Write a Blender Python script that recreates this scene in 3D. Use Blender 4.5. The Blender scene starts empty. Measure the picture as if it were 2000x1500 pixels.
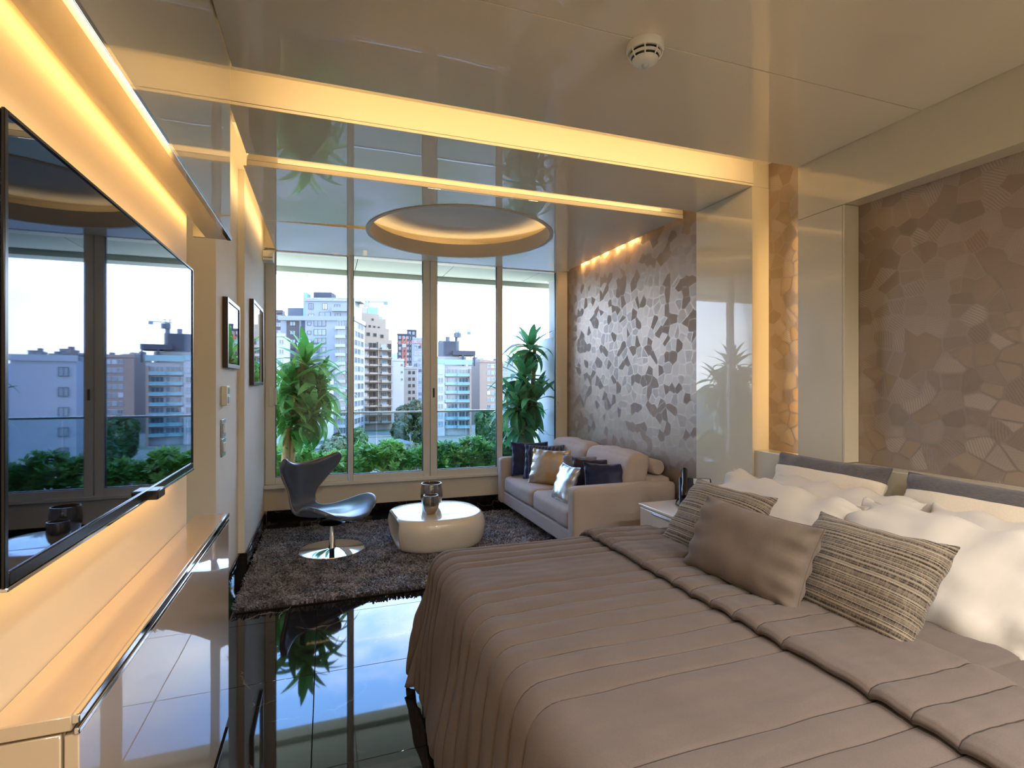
import bpy, bmesh, math, random
import numpy as np
from mathutils import Vector, Matrix

random.seed(7)
rng = np.random.default_rng(11)
scene = bpy.context.scene
COL = scene.collection
PI = math.pi

# ------------------------------------------------------------------ camera
YAW = math.atan2(364.0, 1033.0)
cam_data = bpy.data.cameras.new('camera')
cam_data.sensor_width = 36.0
cam_data.lens = 1033.0 / 2000.0 * 36.0
cam_data.clip_start = 0.05
cam_data.clip_end = 6000
cam_data.shift_y = -0.0005
cam = bpy.data.objects.new('camera', cam_data)
cam.location = (0, 0, 1.4)
cam.rotation_euler = (PI / 2, 0, -YAW)
COL.objects.link(cam)
scene.camera = cam

# ------------------------------------------------------------------ colour management
scene.view_settings.view_transform = 'Standard'
scene.view_settings.look = 'None'
scene.view_settings.gamma = 1.0
scene.view_settings.exposure = EXPOSURE = 0.95
scene.view_settings.use_curve_mapping = False

# ------------------------------------------------------------------ world: hazy horizon rising to blue with clouds
world = bpy.data.worlds.new('sky')
scene.world = world
world.use_nodes = True
wn, wl = world.node_tree.nodes, world.node_tree.links
wn.clear()
w_out = wn.new('ShaderNodeOutputWorld')
w_bg = wn.new('ShaderNodeBackground')
w_tc = wn.new('ShaderNodeTexCoord')
w_sep = wn.new('ShaderNodeSeparateXYZ')
w_ramp = wn.new('ShaderNodeValToRGB')
e = w_ramp.color_ramp.elements
e[0].position = 0.0; e[0].color = (0.52, 0.56, 0.63, 1)
e[1].position = 1.0; e[1].color = (0.10, 0.27, 0.66, 1)
for p, c in ((0.10, (0.50, 0.58, 0.72, 1)), (0.22, (0.36, 0.54, 0.86, 1)), (0.40, (0.18, 0.38, 0.82, 1))):
    k = e.new(p); k.color = c
w_noise = wn.new('ShaderNodeTexNoise'); w_noise.inputs['Scale'].default_value = 2.6
w_noise.inputs['Detail'].default_value = 7; w_noise.inputs['Roughness'].default_value = 0.58
w_map = wn.new('ShaderNodeMapping'); w_map.inputs['Scale'].default_value = (1.0, 1.0, 2.6)
w_map.inputs['Location'].default_value = (0.35, 0.1, 0.2)
w_cr = wn.new('ShaderNodeValToRGB')
w_cr.color_ramp.elements[0].position = 0.50; w_cr.color_ramp.elements[1].position = 0.80
w_mix = wn.new('ShaderNodeMixRGB'); w_mix.inputs['Color2'].default_value = (0.84, 0.88, 0.96, 1)
wl.new(w_tc.outputs['Generated'], w_sep.inputs[0])
wl.new(w_sep.outputs['Z'], w_ramp.inputs['Fac'])
wl.new(w_tc.outputs['Generated'], w_map.inputs['Vector'])
wl.new(w_map.outputs['Vector'], w_noise.inputs['Vector'])
wl.new(w_noise.outputs['Fac'], w_cr.inputs['Fac'])
wl.new(w_cr.outputs['Color'], w_mix.inputs['Fac'])
wl.new(w_ramp.outputs['Color'], w_mix.inputs['Color1'])
wl.new(w_mix.outputs['Color'], w_bg.inputs['Color'])
w_bg.inputs['Strength'].default_value = SKY_STRENGTH = 6.5
wl.new(w_bg.outputs[0], w_out.inputs['Surface'])

# ------------------------------------------------------------------ sun (from behind on the right; never enters the room)
sun_data = bpy.data.lights.new('sun', 'SUN')
sun_data.energy = 3.6
sun_data.angle = math.radians(3)
sun_data.color = (1.0, 0.93, 0.82)
sun = bpy.data.objects.new('sun', sun_data)
sun.rotation_euler = Vector((-0.75, 0.42, -0.62)).to_track_quat('-Z', 'Y').to_euler()
COL.objects.link(sun)

# ------------------------------------------------------------------ lamps of the room: warm LED strips in the coves; plus added fill lamps
WARM = (1.0, 0.65, 0.28)
WARMWHITE = (1.0, 0.93, 0.84)
def area(name, loc, direction, sx, sy, power, color=WARM, up='Y', spread=PI):
    ld = bpy.data.lights.new(name, 'AREA')
    ld.shape = 'RECTANGLE'; ld.size = sx; ld.size_y = sy
    ld.energy = power; ld.color = color; ld.spread = spread
    o = bpy.data.objects.new(name, ld)
    dz = -Vector(direction).normalized()
    ax = Vector({'X': (1, 0, 0), 'Y': (0, 1, 0), 'Z': (0, 0, 1)}[up])   # long axis (local x)
    x = (ax - dz * ax.dot(dz)).normalized(); y = dz.cross(x)
    m = Matrix((x, y, dz)).transposed().to_4x4(); m.translation = Vector(loc)
    o.matrix_world = m
    COL.objects.link(o)
    return o

area('led_strip', (1.16, 2.44, 2.785), (0, 1, 0.30), 2.9, 0.03, 4.2, up='X')          # first ceiling slot
area('led_strip', (1.16, 3.376, 2.83), (0, 1, -0.1), 2.9, 0.03, 1.4, up='X')         # second ceiling slot
area('led_strip', (-0.44, 4.0, 2.80), (-1, 0, 0.1), 3.0, 0.03, 2.6, up='Y')           # gap along the left wall
area('led_strip', (-0.467, 1.0, 2.035), (-0.6, 0, -1), 2.8, 0.02, 1.3, up='Y')          # under the valance
area('led_strip', (-0.474, 1.55, 1.15), (-1, 0, -0.5), 1.1, 0.02, 3.0, up='Y', color=(1.0, 0.60, 0.22))
area('led_strip', (-0.474, 1.55, 1.76), (-1, 0, 0.5), 1.1, 0.02, 2.4, up='Y', color=(1.0, 0.60, 0.22))         # behind the television
area('led_strip', (2.755, 2.44, 1.75), (1, 0.5, 0), 1.5, 0.03, 4.2, up='Z')            # vertical slot beside the bed
for yy in (4.35, 4.6, 4.85, 5.1, 5.35):
    area('led_spot', (2.69, yy, 2.77), (0.25, 0, -1), 0.02, 0.02, 0.5, color=(1.0, 0.55, 0.2))
def added_fill_lamp(x, y, p=12.5):  # added ceiling lamp out of view, fills the bed area with light
    ld = bpy.data.lights.new('added_fill_lamp', 'AREA'); ld.shape = 'DISK'; ld.size = 0.13
    ld.energy = p; ld.color = WARMWHITE; ld.spread = math.radians(150)
    o = bpy.data.objects.new('added_fill_lamp', ld); o.location = (x, y, 2.695); COL.objects.link(o)
FILL_LAMPS = [(0.55, -0.25), (1.55, -0.25), (2.35, -0.25), (0.55, -1.35), (1.55, -1.35), (2.35, -1.35)]
for _x, _y in FILL_LAMPS:
    added_fill_lamp(_x, _y)

# ------------------------------------------------------------------ helpers
class MB:
    """collects geometry (world coordinates unless stated) for ONE mesh"""
    def __init__(s): s.v = []; s.f = []; s.uv = None
    def add(s, vs, fs):
        n = len(s.v); s.v.extend([tuple(p) for p in vs]); s.f.extend([tuple(i + n for i in f) for f in fs]); return s
    def box(s, x0, x1, y0, y1, z0, z1):
        return s.add([(x0,y0,z0),(x1,y0,z0),(x1,y1,z0),(x0,y1,z0),(x0,y0,z1),(x1,y0,z1),(x1,y1,z1),(x0,y1,z1)],
                     [(0,3,2,1),(4,5,6,7),(0,1,5,4),(1,2,6,5),(2,3,7,6),(3,0,4,7)])
    def quad(s, *p): return s.add(p, [tuple(range(len(p)))])
    def prism(s, poly, z0, z1):
        n = len(poly)
        return s.add([(x,y,z0) for x,y in poly] + [(x,y,z1) for x,y in poly],
                     [tuple(range(n))[::-1], tuple(range(n, 2*n))] + [(i, (i+1) % n, n+(i+1) % n, n+i) for i in range(n)])
    def tube(s, path, r, n=8, closed=False):
        P = [Vector(p) for p in path]; m = len(P); rings = []
        R = r if hasattr(r, '__len__') else [r] * m
        ref = None
        for i in range(m):
            a = P[i-1] if (i > 0 or closed) else P[i]; b = P[(i+1) % m] if (i < m-1 or closed) else P[i]
            t = (b - a).normalized()
            if ref is None:
                ref = t.orthogonal().normalized()
            ref = (ref - t * ref.dot(t)).normalized(); bi = t.cross(ref)
            rings.append([P[i] + (ref * math.cos(2*PI*k/n) + bi * math.sin(2*PI*k/n)) * R[i] for k in range(n)])
        vs = [q for g in rings for q in g]; fs = []
        for i in range(m if closed else m-1):
            j = (i+1) % m
            fs += [(i*n+k, i*n+(k+1) % n, j*n+(k+1) % n, j*n+k) for k in range(n)]
        if not closed: fs += [tuple(range(n))[::-1], tuple((m-1)*n+k for k in range(n))]
        return s.add(vs, fs)
    def lathe(s, prof, n=32, c=(0,0,0), cap=True):
        vs = [(c[0]+r*math.cos(2*PI*k/n), c[1]+r*math.sin(2*PI*k/n), c[2]+z) for r, z in prof for k in range(n)]
        fs = [(i*n+k, i*n+(k+1) % n, (i+1)*n+(k+1) % n, (i+1)*n+k) for i in range(len(prof)-1) for k in range(n)]
        if cap: fs += [tuple(range(n))[::-1], tuple((len(prof)-1)*n+k for k in range(n))]
        return s.add(vs, fs)
    def grid(s, fn, nu, nv, closed_u=False):
        vs = [fn(i/(nu if closed_u else nu), j/nv) for j in range(nv+1) for i in range(nu + (0 if closed_u else 1))]
        m = nu if closed_u else nu+1
        fs = [(j*m+i, j*m+(i+1) % m, (j+1)*m+(i+1) % m, (j+1)*m+i) for j in range(nv) for i in range(nu)]
        return s.add(vs, fs)
    def build(s, name, mat, parent=None, smooth=False, bevel=0, seg=2, local=False, loc=None, subsurf=0, solid=0, sharp=None):
        off = Vector((0,0,0))
        if parent is not None and not local: off = ORIGIN[parent.name]
        me = bpy.data.meshes.new(name)
        me.from_pydata([tuple(Vector(p) - off) for p in s.v] if off.length else s.v, [], s.f)
        me.update()
        o = bpy.data.objects.new(name, me); COL.objects.link(o)
        ORIGIN[o.name] = Vector(off)
        if mat is not None: me.materials.append(mat)
        if parent is not None: o.parent = parent; ORIGIN[o.name] = Vector(off)
        if loc is not None: o.location = loc
        if solid:
            m = o.modifiers.new('solid', 'SOLIDIFY'); m.thickness = solid; m.offset = 0
        if bevel:
            m = o.modifiers.new('bevel', 'BEVEL'); m.width = bevel; m.segments = seg; m.limit_method = 'ANGLE'; m.angle_limit = math.radians(35)
            m.harden_normals = False
        if subsurf:
            m = o.modifiers.new('sub', 'SUBSURF'); m.levels = subsurf; m.render_levels = subsurf
        if smooth or bevel or subsurf:
            me.polygons.foreach_set('use_smooth', [True] * len(me.polygons))
            if not subsurf:
                try: me.set_sharp_from_angle(angle=math.radians(sharp or 40))
                except Exception: pass
        return o
ORIGIN = {}
def thing(name, label, cat, loc=(0,0,0), rz=0.0, group=None):
    o = bpy.data.objects.new(name, None); COL.objects.link(o)
    o.empty_display_size = 0.1
    o.location = loc; o.rotation_euler = (0, 0, rz)
    ORIGIN[o.name] = Vector(loc)
    o['label'] = label; o['category'] = cat
    if group: o['group'] = group
    return o
def tag(o, label, cat, group=None):
    o['label'] = label; o['category'] = cat
    if group: o['group'] = group
    return o
def struct(o, label=None):
    o['kind'] = 'structure'
    if label: o['label'] = label
    return o
def copy_part(src, parent, loc, rot=None, scale=None):
    c = src.copy(); COL.objects.link(c); c.parent = parent; c.location = loc
    if rot is not None: c.rotation_euler = rot
    if scale is not None: c.scale = scale
    return c

# ------------------------------------------------------------------ materials
def lin(r, g, b):
    f = lambda c: (c/255/12.92) if c/255 <= 0.04045 else ((c/255+0.055)/1.055)**2.4
    return (f(r), f(g), f(b), 1)
class NT:
    def __init__(s, name):
        s.m = bpy.data.materials.new(name); s.m.use_nodes = True
        s.n = s.m.node_tree.nodes; s.l = s.m.node_tree.links
        s.b = s.n['Principled BSDF']; s.out = s.n['Material Output']
        s._tc = None
    def tc(s, which='Object'):
        if s._tc is None: s._tc = s.n.new('ShaderNodeTexCoord')
        return s._tc.outputs[which]
    def set(s, **k):
        for a, v in k.items():
            s.b.inputs[a.replace('_', ' ')].default_value = v
        return s
    def link(s, a, b): s.l.new(a, b)
    def node(s, t, **k):
        n = s.n.new('ShaderNode' + t)
        for a, v in k.items():
            if a in n.inputs: n.inputs[a].default_value = v
            else: setattr(n, a, v)
        return n
    def mapping(s, scale=(1,1,1), rot=(0,0,0), loc=(0,0,0), src=None):
        m = s.node('Mapping'); m.inputs['Scale'].default_value = scale; m.inputs['Rotation'].default_value = rot; m.inputs['Location'].default_value = loc
        s.link(src or s.tc(), m.inputs['Vector']); return m.outputs[0]
    def noise(s, scale, detail=4, rough=0.5, vec=None, dist=0):
        n = s.node('TexNoise'); n.inputs['Scale'].default_value = scale; n.inputs['Detail'].default_value = detail
        n.inputs['Roughness'].default_value = rough; n.inputs['Distortion'].default_value = dist
        s.link(vec or s.tc(), n.inputs['Vector']); return n.outputs['Fac']
    def ramp(s, src, stops, interp='LINEAR'):
        r = s.node('ValToRGB'); el = r.color_ramp.elements; r.color_ramp.interpolation = interp
        while len(el) > 1: el.remove(el[-1])
        el[0].position = stops[0][0]; el[0].color = stops[0][1]
        for p, c in stops[1:]:
            k = el.new(p); k.color = c
        s.link(src, r.inputs['Fac']); return r.outputs['Color']
    def math(s, op, a, b=None, c=None):
        n = s.node('Math'); n.operation = op
        for i, x in enumerate((a, b, c)):
            if x is None: continue
            if isinstance(x, (int, float)): n.inputs[i].default_value = x
            else: s.link(x, n.inputs[i])
        return n.outputs[0]
    def mix(s, fac, a, b, blend='MIX'):
        n = s.node('MixRGB'); n.blend_type = blend
        for i, x in zip(('Fac', 'Color1', 'Color2'), (fac, a, b)):
            if isinstance(x, (int, float, tuple)): n.inputs[i].default_value = x
            else: s.link(x, n.inputs[i])
        return n.outputs[0]
    def bump(s, h, strength=0.3, dist=0.01):
        n = s.node('Bump'); n.inputs['Strength'].default_value = strength; n.inputs['Distance'].default_value = dist
        s.link(h, n.inputs['Height']); s.link(n.outputs[0], s.b.inputs['Normal']); return s
    def color(s, c): s.link(c, s.b.inputs['Base Color']); return s
G = lambda v: (v, v, v, 1)
def simple(name, col, rough=0.5, metal=0.0, spec=0.5, coat=0.0, var=0.0, vscale=8, bump=0.0, bscale=60, **k):
    t = NT(name)
    t.set(Base_Color=col, Roughness=rough, Metallic=metal, Specular_IOR_Level=spec, Coat_Weight=coat, Coat_Roughness=0.03)
    if k: t.set(**k)
    if var:
        f = t.noise(vscale, 5)
        t.color(t.mix(f, tuple(c*(1-var) for c in col[:3])+(1,), tuple(min(1, c*(1+var)) for c in col[:3])+(1,)))
    if bump: t.bump(t.noise(bscale, 3), bump, 0.004)
    return t.m

M = {}
def lacquer(name, col, wav=0.012):
    t = NT(name)
    t.set(Roughness=0.34, Coat_Weight=1.0, Coat_Roughness=0.015, Coat_IOR=1.6)
    f = t.noise(1.3, 3)
    t.color(t.mix(f, tuple(c*0.96 for c in col[:3])+(1,), tuple(min(1, c*1.03) for c in col[:3])+(1,)))
    bn = t.node('Bump'); bn.inputs['Strength'].default_value = 1.0; bn.inputs['Distance'].default_value = wav*0.02
    t.link(t.noise(2.2, 1.0), bn.inputs['Height']); t.link(bn.outputs[0], t.b.inputs['Coat Normal'])
    return t.m
M['lacquer'] = lacquer('cream_lacquer', lin(208, 199, 176), 0.02)
M['ceil_lacquer'] = lacquer('greige_ceiling_lacquer', lin(232, 221, 198), 0.05)
M['console_lacquer'] = lacquer('tan_console_lacquer', lin(190, 168, 140), 0.02)
M['warm_plaster'] = simple('warm_cream_plaster', lin(232, 212, 178), 0.7, var=0.03, vscale=3)
M['plaster'] = simple('cream_plaster', lin(230, 224, 210), 0.75, var=0.03, vscale=3, bump=0.05, bscale=180)
M['apron'] = simple('cream_painted_wall', lin(222, 212, 192), 0.7, var=0.03, vscale=3)
M['recess_white'] = simple('matte_white_plaster', lin(225, 225, 222), 0.8, var=0.02, vscale=4)
M['rim'] = simple('satin_greige_rim', lin(205, 192, 170), 0.5, var=0.03, vscale=4)
M['alu'] = simple('champagne_aluminium', lin(222, 220, 210), 0.38, metal=0.1, var=0.03, vscale=2)
M['alu_dark'] = simple('dark_gasket', lin(40, 42, 42), 0.5, var=0.05, vscale=6)
M['chrome'] = simple('polished_chrome', lin(225, 226, 228), 0.06, metal=1.0, var=0.02, vscale=5)
M['black_plastic'] = simple('black_gloss_plastic', lin(16, 16, 18), 0.22, var=0.1, vscale=12)
M['white_plastic'] = simple('white_plastic', lin(228, 226, 216), 0.4, var=0.02, vscale=12)
M['steel'] = simple('brushed_steel', lin(170, 172, 170), 0.3, metal=0.9, var=0.05, vscale=30)

def thin_glass(name, tint=(1,1,1,1), ior=1.5, boost=1.0, rough=0.0):
    t = NT(name); t.n.remove(t.b)
    tr = t.node('BsdfTransparent'); tr.inputs['Color'].default_value = tint
    gl = t.node('BsdfGlossy'); gl.inputs['Roughness'].default_value = rough
    fr = t.node('Fresnel'); fr.inputs['IOR'].default_value = ior
    mx = t.node('MixShader')
    t.link(t.math('MULTIPLY', fr.outputs[0], boost), mx.inputs[0])
    t.link(tr.outputs[0], mx.inputs[1]); t.link(gl.outputs[0], mx.inputs[2])
    t.link(mx.outputs[0], t.out.inputs['Surface']); return t.m
M['pane'] = thin_glass('clear_window_glass', (0.97, 0.985, 0.98, 1), 1.45, 0.7)
M['rail_glass'] = thin_glass('balcony_glass', (0.80, 0.90, 0.92, 1), 1.5, 1.0)

def marble(name, joint=False):
    t = NT(name)
    t.set(Roughness=0.03, IOR=1.55)
    base = t.mix(t.noise(3.0, 6), lin(14, 13, 13), lin(32, 29, 27))
    warp = t.node('VectorMath'); warp.operation = 'ADD'
    ns = t.node('TexNoise'); ns.inputs['Scale'].default_value = 2.2; ns.inputs['Detail'].default_value = 5
    gpos = t.node('NewGeometry').outputs['Position']
    t.link(gpos, ns.inputs['Vector'])
    sc = t.node('VectorMath'); sc.operation = 'SCALE'; sc.inputs['Scale'].default_value = 0.55
    t.link(ns.outputs['Color'], sc.inputs[0])
    t.link(gpos, warp.inputs[0]); t.link(sc.outputs[0], warp.inputs[1])
    vo = t.node('TexVoronoi'); vo.feature = 'DISTANCE_TO_EDGE'; vo.inputs['Scale'].default_value = 2.6
    t.link(warp.outputs[0], vo.inputs['Vector'])
    vein = t.ramp(vo.outputs['Distance'], [(0.0, G(1)), (0.008, G(0.5)), (0.02, G(0))])
    gate = t.ramp(t.noise(1.9, 2, vec=gpos), [(0.50, G(0)), (0.66, G(0.55))])
    fac = t.mix(1.0, vein, gate, 'MULTIPLY')
    vc = t.mix(t.noise(2.0, 1, vec=gpos), lin(150, 120, 80), lin(190, 184, 172))
    t.color(t.mix(fac, base, vc))
    return t.m
M['marble'] = marble('black_polished_marble')
M['grout'] = simple('dark_grout', lin(60, 55, 50), 0.8, var=0.1, vscale=20)

def wallpaper():
    t = NT('cut_patch_wallpaper')
    sep = t.node('SeparateXYZ'); t.link(t.node('NewGeometry').outputs['Position'], sep.inputs[0])
    cmb = t.node('CombineXYZ'); t.link(sep.outputs['Y'], cmb.inputs['X']); t.link(sep.outputs['Z'], cmb.inputs['Y'])
    def vor(scale, feat):
        v = t.node('TexVoronoi'); v.voronoi_dimensions = '2D'; v.feature = feat; v.inputs['Scale'].default_value = scale
        v.inputs['Randomness'].default_value = 0.95; v.distance = 'EUCLIDEAN'
        t.link(cmb.outputs[0], v.inputs['Vector']); return v
    v = vor(11.5, 'F1'); ed = vor(11.5, 'DISTANCE_TO_EDGE')
    cs = t.node('SeparateColor'); t.link(v.outputs['Color'], cs.inputs[0])
    rnd, rnd2, rnd3 = cs.outputs[0], cs.outputs[1], cs.outputs[2]
    ang = t.math('MULTIPLY', rnd2, PI)
    xr = t.math('ADD', t.math('MULTIPLY', sep.outputs['Y'], t.math('COSINE', ang)), t.math('MULTIPLY', sep.outputs['Z'], t.math('SINE', ang)))
    wob = t.noise(9, 2, vec=cmb.outputs[0])
    hatch = t.math('SINE', t.math('ADD', t.math('MULTIPLY', xr, 520.0), t.math('MULTIPLY', wob, 9.0)))
    hatch = t.ramp(t.math('MULTIPLY_ADD', hatch, 0.5, 0.5), [(0.15, G(0)), (0.75, G(1))])
    dark = t.ramp(rnd, [(0.0, G(0)), (0.68, G(0)), (0.70, G(1))], 'CONSTANT')      # matte darker patches
    edge = t.ramp(ed.outputs['Distance'], [(0.0, G(1)), (0.05, G(1)), (0.075, G(0))])
    light_c = t.mix(hatch, lin(156, 141, 128), lin(172, 158, 146))
    hgate = t.ramp(rnd2, [(0.0, G(0.25)), (0.62, G(0.25)), (0.64, G(1.0))], 'CONSTANT')
    light_c = t.mix(hgate, lin(164, 149, 137), light_c)
    light_c = t.mix(t.math('MULTIPLY', rnd3, 0.5), light_c, lin(150, 130, 112))
    dark_c = t.mix(rnd3, lin(152, 133, 116), lin(142, 124, 108))
    c = t.mix(dark, light_c, dark_c)
    c = t.mix(t.mix(1.0, edge, G(0.45), 'MULTIPLY'), c, lin(174, 161, 149))
    t.color(c)
    met = t.mix(1.0, t.ramp(dark, [(0, G(0.75)), (1, G(0.0))]), t.ramp(rnd3, [(0, G(0.15)), (1, G(1.0))]), 'MULTIPLY')
    t.link(t.mix(edge, met, G(0.8)), t.b.inputs['Metallic'])
    t.link(t.ramp(dark, [(0, G(0.45)), (1, G(0.6))]), t.b.inputs['Roughness'])
    h = t.mix(0.5, t.mix(1.0, hatch, hgate, 'MULTIPLY'), edge)
    t.bump(h, 0.15, 0.001)
    return t.m
M['wallpaper'] = wallpaper()

# ------------------------------------------------------------------ room shell
CZ = 2.72                                 # ceiling panels
XL, XR = -0.373, 2.72                     # fascia planes left / right
SLAB = 2.98
YB = -2.3                                 # back wall
# floor slab with polished black marble tiles
fl = struct(MB().box(-1.5, 3.1, YB, 5.9, -0.14, -0.012).build('floor', M['grout']), 'polished black marble floor')
T = 0.68
tile_src = None
for i in range(-3, 5):
    for j in range(-7, 6):
        cx, cy = -0.05 + T*(i+0.5), 2.04 + T*(j+0.5)
        x0, x1 = max(cx-T/2+0.0012, -1.4), min(cx+T/2-0.0012, 3.0)
        y0, y1 = max(cy-T/2+0.0012, YB), min(cy+T/2-0.0012, 5.72)
        if x1-x0 < 0.05 or y1-y0 < 0.05: continue
        full = abs(x1-x0-T+0.0024) < 1e-4 and abs(y1-y0-T+0.0024) < 1e-4
        if full and tile_src is not None:
            c = copy_part(tile_src, fl, (cx, cy, 0)); continue
        b = MB().box(x0-cx, x1-cx, y0-cy, y1-cy, -0.012, 0)
        o = b.build('tile', M['marble'], fl, local=True, loc=(cx, cy, 0), bevel=0.0012, seg=1)
        if full: tile_src = o

# structural ceiling slab above the panels, with lacquered panels as pieces
ce = struct(MB().box(-1.5, 3.1, YB, 5.9, SLAB, SLAB+0.12).build('ceiling', M['plaster']), 'glossy greige lacquered ceiling with lit slots')
def panel(x0, x1, y0, y1, z0=CZ, z1=CZ+0.03, bev=0.002):
    return MB().box(x0, x1, y0, y1, z0, z1).build('panel', M['ceil_lacquer'], ce, bevel=bev, seg=1)
panel(XL+0.004, XR-0.002, YB, 0.30)
panel(XL+0.004, XR-0.002, 0.303, 1.7545)
panel(XL+0.004, XR-0.002, 1.7575, 2.467)
# header between the two slots (lit front face), shadow line near its lower edge
hd = MB().box(-0.43, 2.70, 2.80, 3.37, CZ, CZ+0.016).box(-0.43, 2.70, 2.802, 3.368, CZ+0.0185, SLAB)
hd.build('panel', M['ceil_lacquer'], ce, bevel=0.0015, seg=1)
hd2 = MB().box(-0.45, 2.70, 3.54, 3.555, CZ, CZ+0.03).box(-0.45, 2.70, 3.542, 3.555, CZ+0.0325, SLAB)
hd2.build('panel', M['ceil_lacquer'], ce, bevel=0.001, seg=1)
for y0, y1 in ((2.35, 2.81), (3.36, 3.545)):
    MB().box(-0.5, 2.83, y0, y1, 2.885, 2.979).build('slot_ceiling', M['plaster'], ce)
# living-side soffit with a round opening
CC, CR = (1.14, 4.60), 0.80
XSL, XSR = -0.47, 2.665
def soffit(y0, y1, lower):
    xs = sorted(set([XSL, XSR] + [round(CC[0] - CR*math.cos(PI*k/72), 5) for k in range(73)]))
    b = MB()
    for xa, xb in zip(xs[:-1], xs[1:]):
        def cut(x):
            d = CR*CR - (x-CC[0])**2
            return math.sqrt(d) if d > 0 else 0.0
        ya, yb_ = [], []
        for x in (xa, xb):
            h = cut(x)
            lo, hi = CC[1]-h, CC[1]+h
            if lower: ya.append(y0); yb_.append(min(y1, lo) if h > 0 else y1)
            else: ya.append(max(y0, hi) if h > 0 else y0); yb_.append(y1)
        b.quad((xa, ya[0], CZ), (xa, yb_[0], CZ), (xb, yb_[1], CZ), (xb, ya[1], CZ))
    if not lower:
        pass
    return b.build('panel', M['ceil_lacquer'], ce)
soffit(3.556, 4.688, True); soffit(4.691, 5.70, False)
# sides of the circle between the two halves are covered by the rim ring
def ring_wall(r0, r1, z0, z1, n=96):
    return MB().lathe([(r0, z0), (r1, z0), (r1, z1), (r0, z1), (r0, z0)], n, (CC[0], CC[1], 0), cap=False)
ring_wall(CR-0.012, CR+0.02, CZ-0.006, CZ+0.125).build('ring_rim', M['rim'], ce, smooth=True)
MB().lathe([(0.0, CZ+0.225), (CR+0.13, CZ+0.225)], 96, (CC[0], CC[1], 0), cap=False).build('recess_ceiling', M['recess_white'], ce)
em = NT('warm_led_ring'); em.n.remove(em.b); _e = em.node('Emission'); _e.inputs['Color'].default_value = (1.0, 0.66, 0.3, 1); _e.inputs['Strength'].default_value = 6
em.link(_e.outputs[0], em.out.inputs['Surface'])
led = MB().lathe([(CR+0.05, CZ+0.10), (CR+0.065, CZ+0.10), (CR+0.065, CZ+0.11), (CR+0.05, CZ+0.11), (CR+0.05, CZ+0.10)], 96, (CC[0], CC[1], 0), cap=False).build('led_ring', em.m, ce)

# left side: valance above the console, back panel, stepped wall
wl_ = MB()
wl_.prism([(-1.5, 2.34), (-1.35, 2.34), (-1.35, 3.52), (-0.61, 3.52), (-0.61, 4.355), (-0.567, 4.355), (-0.567, 5.9), (-1.5, 5.9)], 0, SLAB)
wl_ = struct(wl_.build('wall_left', M['plaster']), 'stepped cream wall beside the window')
pa = struct(MB().box(-1.5, -0.505, YB, 2.336, 0, SLAB).build('wall_left_panel', M['warm_plaster']), 'warm lit cream wall panel behind the television')
pa.name = 'wall_television'
va = struct(MB().box(-0.462, XL, YB, 2.457, 2.006, SLAB).box(-0.505, -0.462, YB, 2.457, 2.09, SLAB).build('trim_1', M['lacquer'], bevel=0.0015, seg=1), 'glossy cream valance box above the television')
MB().box(XL-0.012, XL+0.006, YB, 2.46, 1.992, 2.006).build('chrome_strip', M['chrome'], va, bevel=0.0015, seg=1)
MB().box(-0.46, XL-0.012, YB, 2.455, 1.994, 2.006).build('underside_panel', M['lacquer'], va)
MB().box(-0.505, -0.462, 2.44, 2.457, 1.994, 2.09).build('end_cap', M['lacquer'], va)

# back wall (behind the camera) with an entrance door
struct(MB().box(-1.5, 3.1, YB-0.15, YB, 0, SLAB).build('wall_back', M['plaster']), 'cream back wall')
dr = struct(MB().box(0.3, 1.2, YB, YB+0.03, 0, 2.1).build('door_1', M['lacquer'], bevel=0.003), 'cream entrance door')
MB().tube([(1.12, YB+0.03, 1.02), (1.12, YB+0.07, 1.02), (1.0, YB+0.07, 1.02)], 0.009, 10).build('door_handle', M['steel'], dr, smooth=True)

# right side
wr = struct(MB().box(2.83, 3.1, YB, 2.80, 0, SLAB).build('wall_right', M['wallpaper']), 'wall behind the bed covered in patchwork wallpaper')
ws = struct(MB().box(2.73, 3.1, 3.36, 5.9, 0, SLAB).build('wall_right_sofa', M['wallpaper']), 'silvery patchwork wallpaper wall behind the sofa')
ws.name = 'wall_sofa'
# picture-frame surround of the bed niche: top band and column
t2 = struct(MB().box(XR, 2.829, YB, 2.467, 2.3985, SLAB).build('trim_2', M['lacquer'], bevel=0.0015, seg=1), 'glossy cream band above the bed niche')
t3 = struct(MB().box(XR, 2.75, 2.172, 2.467, 0.958, 2.396).box(XR+0.0, 2.829, 2.158, 2.171, 0.958, 2.396).build('trim_3', M['lacquer'], bevel=0.0015, seg=1), 'glossy cream column beside the lit slot')
# portal post with glossy inner face
t4 = struct(MB().box(2.69, 3.1, 2.80, 3.368, 0, CZ-0.001).box(2.703, 3.1, 2.803, 3.366, CZ+0.001, SLAB).build('trim_4', M['lacquer'], bevel=0.002, seg=1), 'glossy cream portal post between bed and sofa')
# headboard ledge running along the wall
hb = tag(MB().box(2.705, 2.829, -0.4, 2.798, 0, 0.955).build('headboard', M['lacquer'], bevel=0.003), 'long low cream lacquer headboard under the patterned wallpaper', 'headboard')

# window wall: apron below, header above
YW = 5.70
wa = struct(MB().box(-0.567, 2.73, YW, YW+0.2, 0, 0.365).build('wall_window', M['apron']), 'low cream wall under the window')
struct(MB().box(-0.567, 2.73, YW+0.0, YW+0.2, CZ+0.015, SLAB).build('trim_5', M['apron']), 'window head above the sliding panes')
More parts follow.
